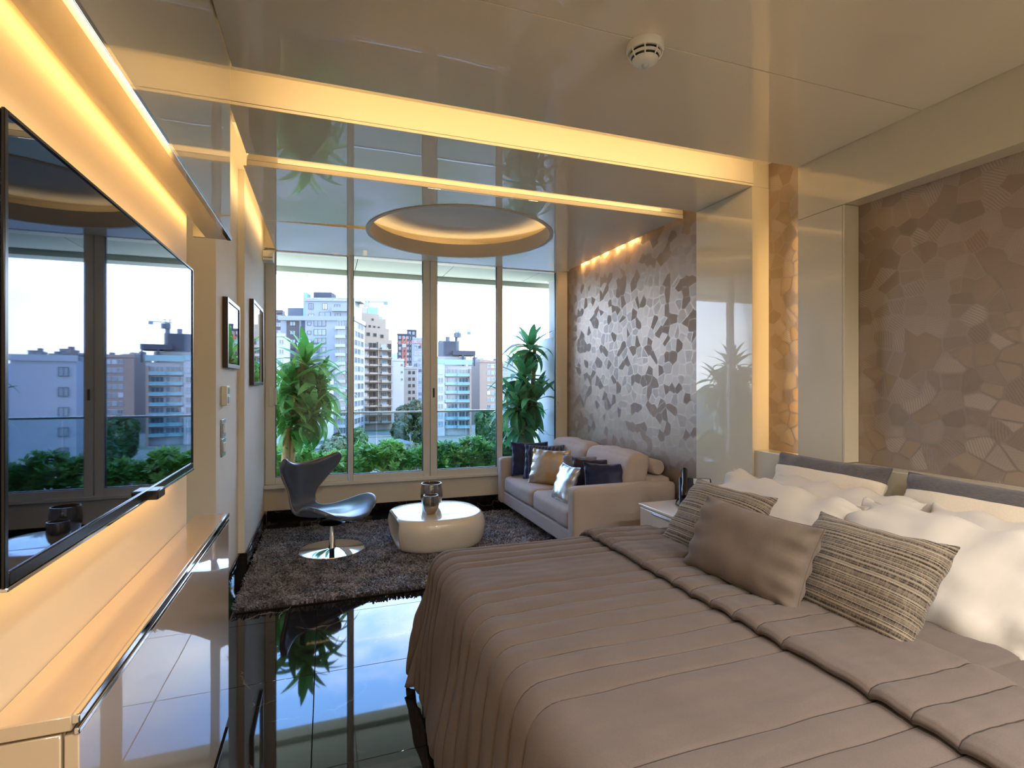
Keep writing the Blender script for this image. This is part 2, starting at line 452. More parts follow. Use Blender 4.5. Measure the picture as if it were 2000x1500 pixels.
# baseboards of black marble pieces
def baseboard(name, segs, label):
    o0 = None
    root = None
    for k, (x0, x1, y0, y1) in enumerate(segs):
        b = MB().box(x0, x1, y0, y1, 0.0, 0.118)
        b.box(x0+(0.004 if x1-x0 < 0.05 else 0), x1-(0.004 if x1-x0 < 0.05 else 0), y0+(0.004 if y1-y0 < 0.05 else 0), y1-(0.004 if y1-y0 < 0.05 else 0), 0.118, 0.148)
        if root is None:
            root = struct(b.build(name, M['marble'], bevel=0.002, seg=1), label)
        else:
            b.build('marble_piece', M['marble'], root, bevel=0.002, seg=1)
    return root
segs = []
xs = [-0.545, 0.13, 0.81, 1.49, 2.17, 2.728]
for a, b_ in zip(xs[:-1], xs[1:]): segs.append((a+0.001, b_-0.001, YW-0.02, YW-0.0005))
baseboard('baseboard_window', segs, 'black marble baseboard under the window')
baseboard('baseboard_left', [(-0.5665, -0.547, 4.336, 5.02), (-0.5665, -0.547, 5.022, 5.698), (-0.6095, -0.5475, 4.334, 4.3545), (-0.6095, -0.59, 3.92, 4.332), (-0.6095, -0.59, 3.50, 3.918)], 'black marble baseboard along the stepped left wall')

# sliding window panes
FZ0, FZ1 = 0.365, CZ+0.014
WX = [(-0.565, 0.25, 0.075), (0.235, 1.062, 0.0), (1.066, 1.885, 0.0), (1.87, 2.728, 0.075)]
GL = [(-0.4725, 0.2175), (0.268, 0.988), (1.1386, 1.8226), (1.902, 2.582)]
for k, ((x0, x1, dy), (g0, g1)) in enumerate(zip(WX, GL)):
    y0, y1 = YW-0.03+dy, YW+0.035+dy
    fr = MB()
    fr.box(x0, g0, y0, y1, FZ0+0.03, FZ1).box(g1, x1, y0, y1, FZ0+0.03, FZ1)
    fr.box(g0, g1, y0, y1, FZ0+0.03, 0.462).box(g0, g1, y0, y1, CZ-0.002, FZ1)
    w = struct(fr.build('window_%d' % (k+1), M['alu'], bevel=0.003, seg=1), 'sliding window panel in champagne aluminium')
    yc = (y0+y1)/2
    MB().box(g0-0.008, g1+0.008, yc-0.003, yc+0.003, 0.455, CZ+0.005).build('pane', M['pane'], w)
    gk = MB()
    gk.box(g0, g0+0.007, yc-0.014, yc+0.014, 0.462, CZ).box(g1-0.007, g1, yc-0.014, yc+0.014, 0.462, CZ).box(g0, g1, yc-0.014, yc+0.014, 0.462, 0.468)
    gk.build('gasket', M['alu_dark'], w)
    if k == 0:
        MB().box(-0.53, -0.485, y0-0.012, y0-0.0005, 1.17, 1.37).build('lock_plate', M['white_plastic'], w, bevel=0.004)
        MB().tube([(-0.485, y0-0.004, 1.19), (-0.462, y0-0.022, 1.19), (-0.462, y0-0.022, 1.35), (-0.485, y0-0.004, 1.35)], 0.008, 8).build('pull_handle', M['white_plastic'], w, smooth=True)
    if k == 3:
        MB().box(2.60, 2.64, y0-0.012, y0-0.0005, 1.17, 1.37).build('lock_plate', M['white_plastic'], w, bevel=0.004)
        MB().tube([(2.60, y0-0.004, 1.19), (2.585, y0-0.022, 1.19), (2.585, y0-0.022, 1.35), (2.60, y0-0.004, 1.35)], 0.008, 8).build('pull_handle', M['white_plastic'], w, smooth=True)
    if k == 2:
        MB().box(1.092, 1.112, y0-0.003, y0+0.001, 1.25, 1.35).build('pull_slot', M['alu_dark'], w, bevel=0.003)
    if k == 1:
        pass
bx = struct(MB().box(-0.566, -0.475, 5.52, 5.665, 2.575, 2.665).build('trim_8', M['alu'], bevel=0.004), 'small blind housing in the upper corner by the window')
MB().box(-0.56, -0.48, 5.517, 5.5195, 2.60, 2.604).build('seam', M['alu_dark'], bx)
# outer sill track
tr = struct(MB().box(-0.566, 2.729, YW-0.05, YW+0.14, 0.366, 0.395).build('trim_6', M['alu'], bevel=0.003, seg=1), 'champagne window sill track')
MB().box(-0.55, 2.715, YW-0.035, YW-0.031, 0.395, 0.402).build('track_rib', M['alu'], tr)
# rings of the added fill lamps, unseen behind the camera
for k, (x, y) in enumerate(FILL_LAMPS):
    d = MB().lathe([(0.066, 0), (0.085, 0), (0.085, 0.012), (0.066, 0.012), (0.066, 0)], 24, (x, y, CZ-0.012), cap=False).build('fill_lamp_ring', M['white_plastic'], ce, smooth=True)

# ------------------------------------------------------------------ furniture materials
def fabric(name, col, col2=None, rough=0.9, sheen=0.3, scale=420, bump=0.25, var=0.12, big=6):
    t = NT(name); t.set(Roughness=rough, Sheen_Weight=sheen, Sheen_Roughness=0.45, Specular_IOR_Level=0.2)
    c2 = col2 or tuple(min(1, c*(1+var)) for c in col[:3])+(1,)
    f = t.math('MULTIPLY_ADD', t.noise(scale, 2), 0.5, t.math('MULTIPLY', t.noise(big, 4), 0.5))
    t.color(t.mix(t.ramp(f, [(0.3, G(0)), (0.7, G(1))]), tuple(c*(1-var) for c in col[:3])+(1,), c2))
    t.bump(t.noise(scale, 2), bump, 0.001)
    return t.m
M['velvet_taupe'] = fabric('taupe_velvet', lin(110, 98, 89), sheen=0.15)
M['spread'] = fabric('taupe_quilted_velvet', lin(105, 94, 89), sheen=0.12, scale=300)
M['sofa'] = fabric('mushroom_microfibre', lin(184, 172, 164), sheen=0.15, scale=350, var=0.07)
M['white_linen'] = fabric('white_bed_linen', lin(202, 195, 187), sheen=0.1, scale=500, var=0.02, bump=0.1)
M['navy'] = fabric('navy_satin', lin(26, 38, 78), rough=0.38, sheen=0.5, scale=60, var=0.25)
M['purple'] = fabric('aubergine_satin', lin(44, 38, 58), rough=0.4, sheen=0.4, scale=60, var=0.2)
M['greysatin'] = fabric('grey_satin', lin(122, 126, 140), rough=0.35, sheen=0.3, scale=60, var=0.1)
def navy_pattern():
    t = NT('navy_feather_satin'); t.set(Roughness=0.3, Sheen_Weight=0.3)
    w = t.node('TexWave'); w.inputs['Scale'].default_value = 9; w.inputs['Distortion'].default_value = 7; w.inputs['Detail'].default_value = 3
    t.link(t.tc(), w.inputs['Vector'])
    t.color(t.mix(t.ramp(w.outputs['Fac'], [(0.5, G(0)), (0.85, G(1))]), lin(24, 28, 56), lin(70, 92, 150))); return t.m
M['navy_pat'] = navy_pattern()
def metallic_fabric(name, a, b, rough=0.32):
    t = NT(name); t.set(Roughness=rough, Metallic=0.75)
    t.color(t.mix(t.ramp(t.noise(4.0, 4), [(0.38, G(0)), (0.62, G(1))]), a, b)); t.bump(t.noise(90, 4), 0.3, 0.003); return t.m
M['gold'] = metallic_fabric('champagne_lame', lin(206, 200, 196), lin(190, 158, 106))
M['silver'] = metallic_fabric('silver_lame', lin(190, 194, 204), lin(214, 214, 218), 0.28)
def striped():
    t = NT('fine_striped_weave'); t.set(Roughness=0.9, Sheen_Weight=0.15)
    sep = t.node('SeparateXYZ'); t.link(t.tc(), sep.inputs[0])
    yv = t.math('ADD', sep.outputs['Y'], t.math('MULTIPLY', t.noise(5, 2), 0.004))
    cmb = t.node('CombineXYZ'); t.link(t.math('MULTIPLY', yv, 1.0), cmb.inputs['X'])
    n = t.node('TexNoise'); n.noise_dimensions = '1D'; n.inputs['Scale'].default_value = 150; n.inputs['Detail'].default_value = 2
    t.link(yv, n.inputs['W'])
    c = t.ramp(n.outputs['Fac'], [(0.0, lin(30, 26, 24)), (0.45, lin(44, 38, 34)), (0.475, lin(112, 99, 86)), (0.51, lin(120, 106, 92)), (0.54, lin(60, 54, 50)), (0.60, lin(176, 166, 150)), (0.68, lin(128, 112, 92)), (1.0, lin(196, 184, 164))], 'LINEAR')
    dash = t.noise(260, 1, vec=t.mapping((1, 0.15, 1)))
    t.color(t.mix(t.math('MULTIPLY', t.ramp(dash, [(0.45, G(0)), (0.6, G(1))]), 0.35), c, lin(150, 136, 116)))
    t.bump(n.outputs['Fac'], 0.5, 0.003); return t.m
M['striped'] = striped()
def banded():
    t = NT('banded_wool'); t.set(Roughness=0.95, Sheen_Weight=0.25)
    sep = t.node('SeparateXYZ'); t.link(t.tc(), sep.inputs[0])
    yv = t.math('ADD', sep.outputs['Y'], t.math('MULTIPLY', t.noise(5, 2), 0.008))
    band = t.ramp(t.math('MULTIPLY_ADD', yv, 2.0, 0.5), [(0.0, G(1)), (0.30, G(0)), (0.715, G(1))], 'CONSTANT')
    dk = t.mix(t.noise(160, 3, vec=t.mapping((0.3, 2, 1))), lin(58, 54, 56), lin(112, 106, 106))
    lt = t.mix(t.noise(200, 2), lin(214, 200, 178), lin(232, 220, 200))
    t.color(t.mix(band, lt, dk)); t.bump(t.noise(300, 2), 0.3, 0.002); return t.m
M['banded'] = banded()
_t = NT('blue_grey_leather'); _t.set(Roughness=0.34, Coat_Weight=0.5, Coat_Roughness=0.22)
_t.color(_t.mix(_t.noise(5, 4), lin(66, 76, 94), lin(88, 100, 120))); _v = _t.node('TexVoronoi'); _v.inputs['Scale'].default_value = 240; _t.link(_t.tc(), _v.inputs['Vector']); _t.bump(_v.outputs['Distance'], 0.12, 0.001)
M['leather'] = _t.m
M['stitch'] = simple('tan_stitching', lin(176, 150, 118), 0.7, var=0.2, vscale=200)
M['white_gloss'] = simple('white_gloss_fibreglass', lin(226, 218, 204), 0.25, coat=1.0, var=0.02, vscale=2)
M['screen'] = simple('dark_mirror_screen', lin(92, 106, 132), 0.02, metal=1.0, var=0.01, vscale=2)
M['frame_dark'] = simple('dark_bronze_frame', lin(70, 62, 60), 0.35, metal=0.4, var=0.08, vscale=20)
M['mat_board'] = simple('white_mat_board', lin(206, 212, 218), 0.85, var=0.02, vscale=10)
M['pic_glass'] = thin_glass('picture_glass', (1, 1, 1, 1), 1.6, 1.6)
_t = NT('abstract_print'); _t.set(Roughness=0.8); _t.color(_t.ramp(_t.noise(3, 5, vec=_t.mapping((3, 3, 0.7))), [(0.35, lin(120, 140, 150)), (0.5, lin(190, 200, 206)), (0.65, lin(90, 110, 96))])); M['print'] = _t.m
M['mirror_vase'] = metallic_fabric('mirrored_glaze', lin(150, 150, 156), lin(176, 150, 104), 0.06)
M['lcd'] = simple('green_lcd', lin(96, 140, 110), 0.3, var=0.1, vscale=60)
M['phone_blue'] = simple('blue_black_plastic', lin(34, 44, 62), 0.35, var=0.06, vscale=30)
M['key'] = simple('pale_keys', lin(190, 198, 206), 0.5, var=0.05, vscale=50)
M['dark_leg'] = simple('dark_steel_leg', lin(40, 38, 38), 0.4, metal=0.6, var=0.05, vscale=20)
M['bed_base'] = fabric('charcoal_bed_base', lin(48, 44, 42), var=0.1)

# ------------------------------------------------------------------ console under the television
cy0, cy1, cxf, ctop = 1.046, 2.457, -0.379, 0.863
co = thing('console_cabinet', 'long narrow cream lacquer cabinet with chrome edge under the television', 'cabinet', (-0.44, 1.75, 0))
MB().box(-0.503, cxf-0.022, cy0+0.012, cy1-0.004, 0.0, ctop-0.027).build('body', M['console_lacquer'], co, bevel=0.002, seg=1)
MB().box(-0.503, cxf-0.008, cy0-0.004, cy1, ctop-0.025, ctop).build('top', M['console_lacquer'], co, bevel=0.002, seg=1)
MB().box(-0.63, -0.503, 2.338, cy1, 0.0, ctop-0.027).build('back_infill', M['console_lacquer'], co)
MB().box(cxf-0.0205, cxf, cy0+0.002, cy1-0.001, 0.02, ctop-0.034).build('front_panel', M['console_lacquer'], co, bevel=0.002, seg=1)
MB().box(-0.503, cxf-0.024, cy0, cy0+0.011, 0.02, ctop-0.03).build('end_door', M['console_lacquer'], co, bevel=0.002, seg=1)
MB().box(cxf-0.008, cxf+0.003, cy0-0.004, cy1+0.001, ctop-0.014, ctop+0.001).box(cxf-0.006, cxf+0.002, cy0-0.002, cy1, ctop-0.033, ctop-0.022).build('chrome_strip', M['chrome'], co, bevel=0.002, seg=2)

# ------------------------------------------------------------------ television
tv = thing('television', 'large flat television mounted on the lit wall above the console', 'television', (-0.455, 1.54, 1.103))
TX = -0.44
MB().box(TX-0.032, TX-0.002, 0.964, 2.120, 1.103, 1.800).build('housing', M['black_plastic'], tv, bevel=0.004)
MB().quad((TX, 0.974, 1.124), (TX, 2.112, 1.124), (TX, 2.112, 1.793), (TX, 0.974, 1.793)).build('screen', M['screen'], tv)
bz = MB()
bz.box(TX-0.002, TX+0.003, 0.964, 0.974, 1.103, 1.80).box(TX-0.002, TX+0.003, 2.112, 2.12, 1.103, 1.80).box(TX-0.002, TX+0.003, 0.974, 2.112, 1.793, 1.80)
bz.build('bezel', M['black_plastic'], tv, bevel=0.001, seg=1)
MB().box(TX-0.002, TX+0.004, 0.974, 2.112, 1.103, 1.124).build('chin', M['black_plastic'], tv, bevel=0.002, seg=2)
MB().box(TX-0.03, TX+0.006, 0.966, 2.118, 1.097, 1.103).build('metal_edge', M['chrome'], tv, bevel=0.001, seg=1)
MB().box(TX-0.01, TX+0.03, 1.60, 1.665, 1.098, 1.122).build('sensor_box', M['black_plastic'], tv, bevel=0.003)
MB().box(-0.5045, TX-0.032, 1.34, 1.74, 1.3, 1.62).build('wall_mount', M['black_plastic'], tv)

# ------------------------------------------------------------------ pictures, thermostat, switches on the left wall
def picture(label, X, y0, y1, z0, z1, d=0.032):
    p = thing('framed_picture', label, 'picture', (X, (y0+y1)/2, z0), group='framed pictures on the left wall')
    b = MB(); fw = 0.028
    b.box(X+0.001, X+d, y0, y0+fw, z0, z1).box(X+0.001, X+d, y1-fw, y1, z0, z1).box(X+0.001, X+d, y0+fw, y1-fw, z0, z0+fw).box(X+0.001, X+d, y0+fw, y1-fw, z1-fw, z1)
    b.build('frame', M['frame_dark'], p, bevel=0.002, seg=1)
    MB().box(X+0.001, X+d*0.55, y0+fw, y1-fw, z0+fw, z1-fw).build('mat_board', M['mat_board'], p)
    m = 0.09
    MB().box(X+d*0.55, X+d*0.55+0.001, y0+fw+m, y1-fw-m, z0+fw+m, z1-fw-m).build('print', M['print'], p)
    MB().box(X+d*0.75, X+d*0.75+0.002, y0+fw, y1-fw, z0+fw, z1-fw).build('glass', M['pic_glass'], p)
picture('smaller dark framed picture above the thermostat', -0.61, 3.72, 4.22, 1.50, 1.945)
picture('taller dark framed picture on the wall next to the window', -0.567, 4.62, 5.30, 1.385, 2.07)
th = thing('thermostat', 'small white wall thermostat with green display', 'thermostat', (-0.61, 3.73, 1.26))
MB().box(-0.6095, -0.578, 3.68, 3.80, 1.262, 1.385).build('case', M['white_plastic'], th, bevel=0.004)
MB().box(-0.578, -0.5768, 3.715, 3.785, 1.335, 1.372).build('display', M['lcd'], th)
MB().box(-0.578, -0.574, 3.715, 3.785, 1.275, 1.32).build('buttons', M['steel'], th, bevel=0.002)
for z, lab in ((1.065, 'upper steel double switch plate below the thermostat'), (0.945, 'lower steel switch plate below the thermostat')):
    s = thing('switch_plate', lab, 'switch', (-0.61, 3.73, z), group='steel switch plates below the thermostat')
    MB().box(-0.6095, -0.6005, 3.66, 3.79, z, z+0.112).build('plate', M['steel'], s, bevel=0.002)
    MB().box(-0.6005, -0.594, 3.685, 3.722, z+0.025, z+0.087).build('rocker', M['white_plastic'], s, bevel=0.002)
    MB().box(-0.6005, -0.594, 3.728, 3.765, z+0.025, z+0.087).build('rocker', M['white_plastic'], s, bevel=0.002)

# ------------------------------------------------------------------ smoke detector
sx, sy, sz = 1.175, 1.773, CZ
sd = thing('smoke_detector', 'round cream smoke detector on the ceiling seam', 'smoke detector', (sx, sy, sz))
MB().lathe([(0.070, 0.0), (0.072, -0.022), (0.066, -0.032)], 32, (sx, sy, sz)).build('base', M['white_plastic'], sd, smooth=True)
MB().lathe([(0.058, -0.03), (0.056, -0.042), (0.050, -0.053), (0.042, -0.062)], 32, (sx, sy, sz)).build('vent_chamber', M['black_plastic'], sd, smooth=True)
MB().lathe([(0.061, -0.0425), (0.061, -0.048), (0.054, -0.051), (0.050, -0.048), (0.061, -0.0425)], 32, (sx, sy, sz), cap=False).build('vent_ring', M['white_plastic'], sd, smooth=True)
MB().lathe([(0.050, -0.058), (0.046, -0.066), (0.030, -0.075), (0.014, -0.078)], 32, (sx, sy, sz)).build('cap', M['white_plastic'], sd, smooth=True)
for k in range(8):
    a = 2*PI*k/8 + 0.2
    MB().tube([(sx+r*math.cos(a), sy+r*math.sin(a), sz+z) for r, z in ((0.066, -0.03), (0.062, -0.047), (0.049, -0.064))], 0.003, 6).build('rib', M['white_plastic'], sd, smooth=True)
MB().lathe([(0.014, -0.076), (0.013, -0.084), (0.008, -0.09), (0.001, -0.092)], 20, (sx, sy, sz)).build('lens', M['key'], sd, smooth=True)

# ------------------------------------------------------------------ cushions
from mathutils import noise as mn
def cushion(name, label, cat, center, wdir, hdir, w, h, t, mat, pinch=0.06, wr=0.006, seed=0, group=None, n=30, piping=None, flange=0.0, sag=0.0, drape=0.0):
    W = Vector(wdir).normalized(); Hh = Vector(hdir); Hh = (Hh - W * Hh.dot(W)).normalized(); N = W.cross(Hh)
    def outline(u, v):
        x = u*w/2*(1 - pinch*(1-v*v)*abs(u)**3); y = v*h/2*(1 - pinch*1.3*(1-u*u)*abs(v)**3)
        return x, y - sag*(u*u)*0.5*h*0 
    def thick(u, v):
        a = max(0.0, 1-abs(u)**2.6); b = max(0.0, 1-abs(v)**2.6)
        return t/2*(a*b)**0.42
    b = MB(); idx = {}
    for side in (1, -1):
        for j in range(n+1):
            for i in range(n+1):
                edge = i in (0, n) or j in (0, n)
                if edge and side == -1: idx[(i, j, -1)] = idx[(i, j, 1)]; continue
                u = math.sin((2*i/n-1)*PI/2*0.92)/math.sin(PI/2*0.92); v = math.sin((2*j/n-1)*PI/2*0.92)/math.sin(PI/2*0.92)
                x, y = outline(u, v); z = thick(u, v)*side
                e2 = max(abs(u), abs(v))
                q = Vector((x*14+seed*3.1, y*14, side*2.0+seed))
                z += side*wr*mn.noise(Vector((x*9+seed, y*9, side+seed*1.7)))*(1 if not edge else 0.4)
                z += side*wr*0.9*e2**3*math.sin((u if abs(v) > abs(v*0+abs(u)) else v)*13+seed)*(0 if edge else 1)
                z += 0.5*wr*mn.noise(q)
                if drape: z += drape*((u*u)-0.5)*0.5
                idx[(i, j, side)] = len(b.v); b.v.append((x, y, z))
    for side in (1, -1):
        for j in range(n):
            for i in range(n):
                q = [idx[(i, j, side)], idx[(i+1, j, side)], idx[(i+1, j+1, side)], idx[(i, j+1, side)]]
                b.f.append(tuple(q if side == 1 else q[::-1]))
    o = b.build(name, mat, smooth=True, sharp=180)
    m = Matrix((W, Hh, N)).transposed().to_4x4(); m.translation = Vector(center)
    o.matrix_world = m
    tag(o, label, cat, group)
    loop = [idx[(i, 0, 1)] for i in range(n)] + [idx[(n, j, 1)] for j in range(n)] + [idx[(i, n, 1)] for i in range(n, 0, -1)] + [idx[(0, j, 1)] for j in range(n, 0, -1)]
    p = MB().tube([b.v[k] for k in loop], 0.0032, 6, closed=True).build('piping', piping or mat, None, smooth=True)
    p.parent = o
    return o

# ------------------------------------------------------------------ bed
BX0, BX1, BY0, BY1, BZ = 0.45, 2.695, 0.52, 2.50, 0.62
bed = thing('bed', 'wide double bed standing against the cream headboard', 'bed', ((BX0+BX1)/2, (BY0+BY1)/2, 0))
MB().box(BX0+0.06, BX1, BY0+0.06, BY1-0.05, 0.04, 0.30).build('base', M['bed_base'], bed, bevel=0.02)
for x in (BX0+0.15, BX1-0.15):
    for y in (BY0+0.15, BY1-0.15):
        MB().box(x-0.03, x+0.03, y-0.03, y+0.03, 0, 0.04).build('leg', M['dark_leg'], bed)
MB().box(BX0+0.05, BX1, BY0+0.05, BY1-0.05, 0.30, BZ-0.045).build('mattress', M['white_linen'], bed, bevel=0.05, seg=4)
sh = MB().grid(lambda u, v: (1.55+u*1.13, BY0+0.06+v*(BY1-BY0-0.12), BZ-0.022+0.012*mn.noise(Vector((u*5, v*6, 3)))), 40, 60)
sh.build('sheet', M['white_linen'], bed, smooth=True, sharp=180, solid=0.015)

QL = [2.40, 2.33, 2.245, 2.172, 1.906, 1.803, 1.70, 1.598, 1.494, 1.388, 1.286, 1.192, 0.932, 0.83, 0.733, 0.63]
def quilt(y):
    d = min(abs(y-q) for q in QL)
    puff = 0.0065*(1-math.exp(-(d/0.007)))-0.0065 + 0.003*min(1.0, d/0.05)
    return puff
def wrinkle(x, y):
    return 0.003*mn.noise(Vector((x*9+y*3, y*26, 1.0)))+0.006*mn.noise(Vector((x*3.1, y*4, 5.0)))
bs = thing('bedspread', 'taupe velvet bedspread quilted in straight channels, draped to the floor', 'bedspread', ((BX0+BX1)/2, (BY0+BY1)/2, BZ))
XC, YC, RR = BX0+0.10, BY1-0.10, 0.10
FOOT, FAR = 0.60, 0.40
def drape_pt(xp, yp, lift=0.0):
    ds = max(0.0, XC-xp); dt = max(0.0, yp-YC)
    qz = quilt(yp if dt < 0.05 else yp) + wrinkle(xp, yp)
    if ds == 0 and dt == 0: return Vector((xp, yp, BZ+qz+lift))
    d = (ds**4+dt**4)**0.25
    ox, oy = -ds, dt
    L = math.hypot(ox, oy); ox /= L; oy /= L
    q = RR*PI/2
    soft = 0.17
    if d < q:
        a = d/RR; out = RR*math.sin(a); drop = RR*(1-math.cos(a))
    else:
        e_ = d-q; out = RR + 0.14*e_; drop = RR + e_*0.985
        corner = min(1.0, ds*dt*12)
        fold = 0.022*min(1, e_*3)*math.sin(yp*11+xp*9+corner*2)*(0.5+corner) + 0.03*corner
        out += fold
    z = BZ - drop
    z = max(z, 0.022+0.01*math.sin(yp*14))
    return Vector((max(xp, XC)+ox*out, min(yp, YC)+oy*out, z)) + Vector((ox*qz*min(1, d/q), oy*qz*min(1, d/q), qz*(1-min(1, d/q))+lift))
nx, ny = 96, 480
X0p, X1p, Y0p, Y1p = XC-FOOT-0.06, 1.98, BY0-0.02, YC+FAR
top = MB().grid(lambda u, v: drape_pt(X0p+u*(X1p-X0p), Y0p+v*(Y1p-Y0p)), nx, ny)
top.build('cover', M['spread'], bs, smooth=True, sharp=180, solid=0.006)
# turned-back flap with a rolled leading edge
XF = 1.252
def flap_pt(u, v):
    yp = Y0p + v*(Y1p-0.16-Y0p)
    prof = [(0.075, 0.012), (0.03, 0.008), (0.004, 0.014), (0.0, 0.024), (0.008, 0.034), (0.035, 0.040), (0.10, 0.038), (0.17, 0.034), (0.24, 0.032), (0.31, 0.030), (0.36, 0.029), (0.385, 0.024), (0.395, 0.010)]
    k = u*(len(prof)-1); i = min(int(k), len(prof)-2); fr = k-i
    px = prof[i][0]*(1-fr)+prof[i+1][0]*fr; pz = prof[i][1]*(1-fr)+prof[i+1][1]*fr
    wob = 0.02*mn.noise(Vector((0.3, yp*1.7, 2)))
    p = drape_pt(XF+px+wob+0.03*(1-v)*0, yp)
    thick = 1.0
    n_out = pz
    dt = max(0.0, yp-YC)
    if dt > 0:
        k2 = min(1, dt/(RR*PI/2)); return p + Vector((0, n_out*k2, n_out*(1-k2)))
    p.z += n_out + 0.004*mn.noise(Vector((px*20, yp*14, 7)))
    return p
M['groove_thread'] = simple('groove_shade_thread', lin(58, 48, 42), 0.9, var=0.1, vscale=80)  # stitching made dark to paint shade into the quilt grooves
for q in QL:
    v = (q-Y0p)/(Y1p-Y0p)
    if not 0.01 < v < 0.95: continue
    MB().tube([drape_pt(X0p+k/60*(1.30-X0p), q)+Vector((-0.002 if k < 22 else 0, 0, 0.0025)) for k in range(2, 61)], 0.003, 5).build('stitch_line', M['groove_thread'], bs, smooth=True)
    v2 = (q-Y0p)/(Y1p-0.16-Y0p)
    if v2 < 0.99:
        MB().tube([flap_pt(k/30, v2)+Vector((-0.002 if k < 8 else 0, 0, 0.0025)) for k in range(6, 31)], 0.003, 5).build('stitch_line', M['groove_thread'], bs, smooth=True)
MB().grid(lambda u, v: flap_pt(u, v), 48, ny).build('turned_back_flap', M['spread'], bs, smooth=True, sharp=180, solid=0.005)

# pillows
Yd = (0, -1, 0)          # width runs along the bed, towards the viewer
GP = 'white pillows on the bed'
cushion('pillow', 'white pillow at the back of the pair near the telephone', 'pillow', (2.30, 2.00, 0.725), Yd, (0.36, 0, 0.25), 0.80, 0.50, 0.17, M['white_linen'], 0.06, 0.020, 3, GP)
cushion('pillow', 'white pillow between the telephone and the small striped cushion, front of its pair', 'pillow', (2.02, 2.04, 0.735), (0, -1, -0.06), (0.32, 0, 0.27), 0.80, 0.48, 0.16, M['white_linen'], 0.08, 0.022, 5, GP)
cushion('pillow', 'white pillow at the back on the right side of the bed', 'pillow', (2.34, 1.19, 0.722), Yd, (0.38, 0, 0.24), 0.80, 0.50, 0.17, M['white_linen'], 0.06, 0.020, 8, GP)
cushion('pillow', 'white pillow filling the right picture edge behind the large striped cushion', 'pillow', (2.06, 1.27, 0.730), (0, -1, -0.02), (0.36, 0, 0.26), 0.86, 0.52, 0.17, M['white_linen'], 0.06, 0.022, 9, GP)
GB = 'banded cushions against the headboard'
cushion('banded_cushion', 'long cushion banded grey and cream, left of the pair against the headboard', 'cushion', (2.585, 2.19, 0.80), Yd, (0.14, 0, 0.34), 0.68, 0.38, 0.14, M['banded'], 0.04, 0.008, 2, GB)
cushion('banded_cushion', 'long cushion banded grey and cream, cut by the right picture edge', 'cushion', (2.585, 1.43, 0.795), Yd, (0.14, 0, 0.34), 0.68, 0.38, 0.14, M['banded'], 0.04, 0.008, 4, GB)
GS = 'striped cushions on the bed'
cushion('striped_cushion', 'smaller looking striped cushion leaning on the white pillow by the telephone', 'cushion', (1.69, 1.985, 0.765), Yd, (0.20, 0, 0.27), 0.50, 0.37, 0.15, M['striped'], 0.07, 0.006, 1, GS)
cushion('striped_cushion', 'large striped cushion to the right of the plain taupe cushion', 'cushion', (1.68, 1.285, 0.755), Yd, (0.20, 0, 0.27), 0.47, 0.38, 0.15, M['striped'], 0.07, 0.006, 6, GS)
cushion('velvet_cushion', 'plain taupe velvet lumbar cushion in front of the striped cushions', 'cushion', (1.50, 1.59, 0.775), (0.08, -1, -0.03), (0.12, 0, 0.27), 0.53, 0.31, 0.15, M['velvet_taupe'], 0.06, 0.010, 7)

# ------------------------------------------------------------------ nightstand and telephone
ns = thing('nightstand', 'white lacquer nightstand between the bed and the sofa', 'nightstand', (2.40, 2.93, 0))
MB().box(2.12, 2.688, 2.63, 3.25, 0.03, 0.535).build('body', M['white_gloss'], ns, bevel=0.003)
MB().box(2.10, 2.688, 2.625, 3.255, 0.535, 0.55).build('top', M['white_gloss'], ns, bevel=0.003)
for z0, z1 in ((0.06, 0.285), (0.295, 0.525)):
    dw = MB().box(2.102, 2.12, 2.645, 3.235, z0, z1).build('drawer', M['white_gloss'], ns, bevel=0.003)
    MB().box(2.094, 2.102, 2.80, 3.08, z1-0.018, z1-0.008).build('handle', M['steel'], dw, bevel=0.002)
MB().box(2.15, 2.67, 2.66, 3.22, 0.0, 0.03).build('plinth', M['dark_leg'], ns)

ph = thing('telephone', 'blue-black desk telephone on the white nightstand', 'telephone', (2.43, 3.05, 0.5505), rz=math.radians(-36))
ph.scale = (1.1, 1.0, 1.5)
b = MB(); b.add([(-0.10, -0.09, 0), (0.10, -0.09, 0), (0.10, 0.10, 0), (-0.10, 0.10, 0), (-0.10, -0.09, 0.025), (0.10, -0.09, 0.025), (0.10, 0.10, 0.12), (-0.10, 0.10, 0.12)], [(0,3,2,1),(4,5,6,7),(0,1,5,4),(1,2,6,5),(2,3,7,6),(3,0,4,7)])
b.build('base', M['phone_blue'], ph, bevel=0.008, local=True)
def phslope(y): return 0.025 + (y+0.09)/0.19*0.095
hs = [(-0.065, -0.085, 0.05), (-0.065, -0.065, 0.075), (-0.065, -0.02, 0.098), (-0.065, 0.04, 0.128), (-0.065, 0.085, 0.142), (-0.065, 0.105, 0.130)]
MB().tube(hs, [0.020, 0.024, 0.018, 0.018, 0.024, 0.020], 12).build('handset', M['black_plastic'], ph, smooth=True, local=True)
b = MB()
b.add([(-0.01, 0.045, phslope(0.045)+0.001), (0.09, 0.045, phslope(0.045)+0.001), (0.09, 0.088, phslope(0.088)+0.001), (-0.01, 0.088, phslope(0.088)+0.001)], [(0,1,2,3)])
b.build('display', M['key'], ph, local=True)
ksrc = None
for r in range(4):
    for c in range(3):
        x, y = 0.0+c*0.03, -0.06+r*0.024
        if ksrc is None:
            ksrc = MB().box(-0.010, 0.010, -0.007, 0.007, 0, 0.004).build('key', M['key'], ph, local=True, loc=(x, y, phslope(y)))
            ksrc.rotation_euler = (math.atan2(0.095, 0.19), 0, 0)
        else: copy_part(ksrc, ph, (x, y, phslope(y)))
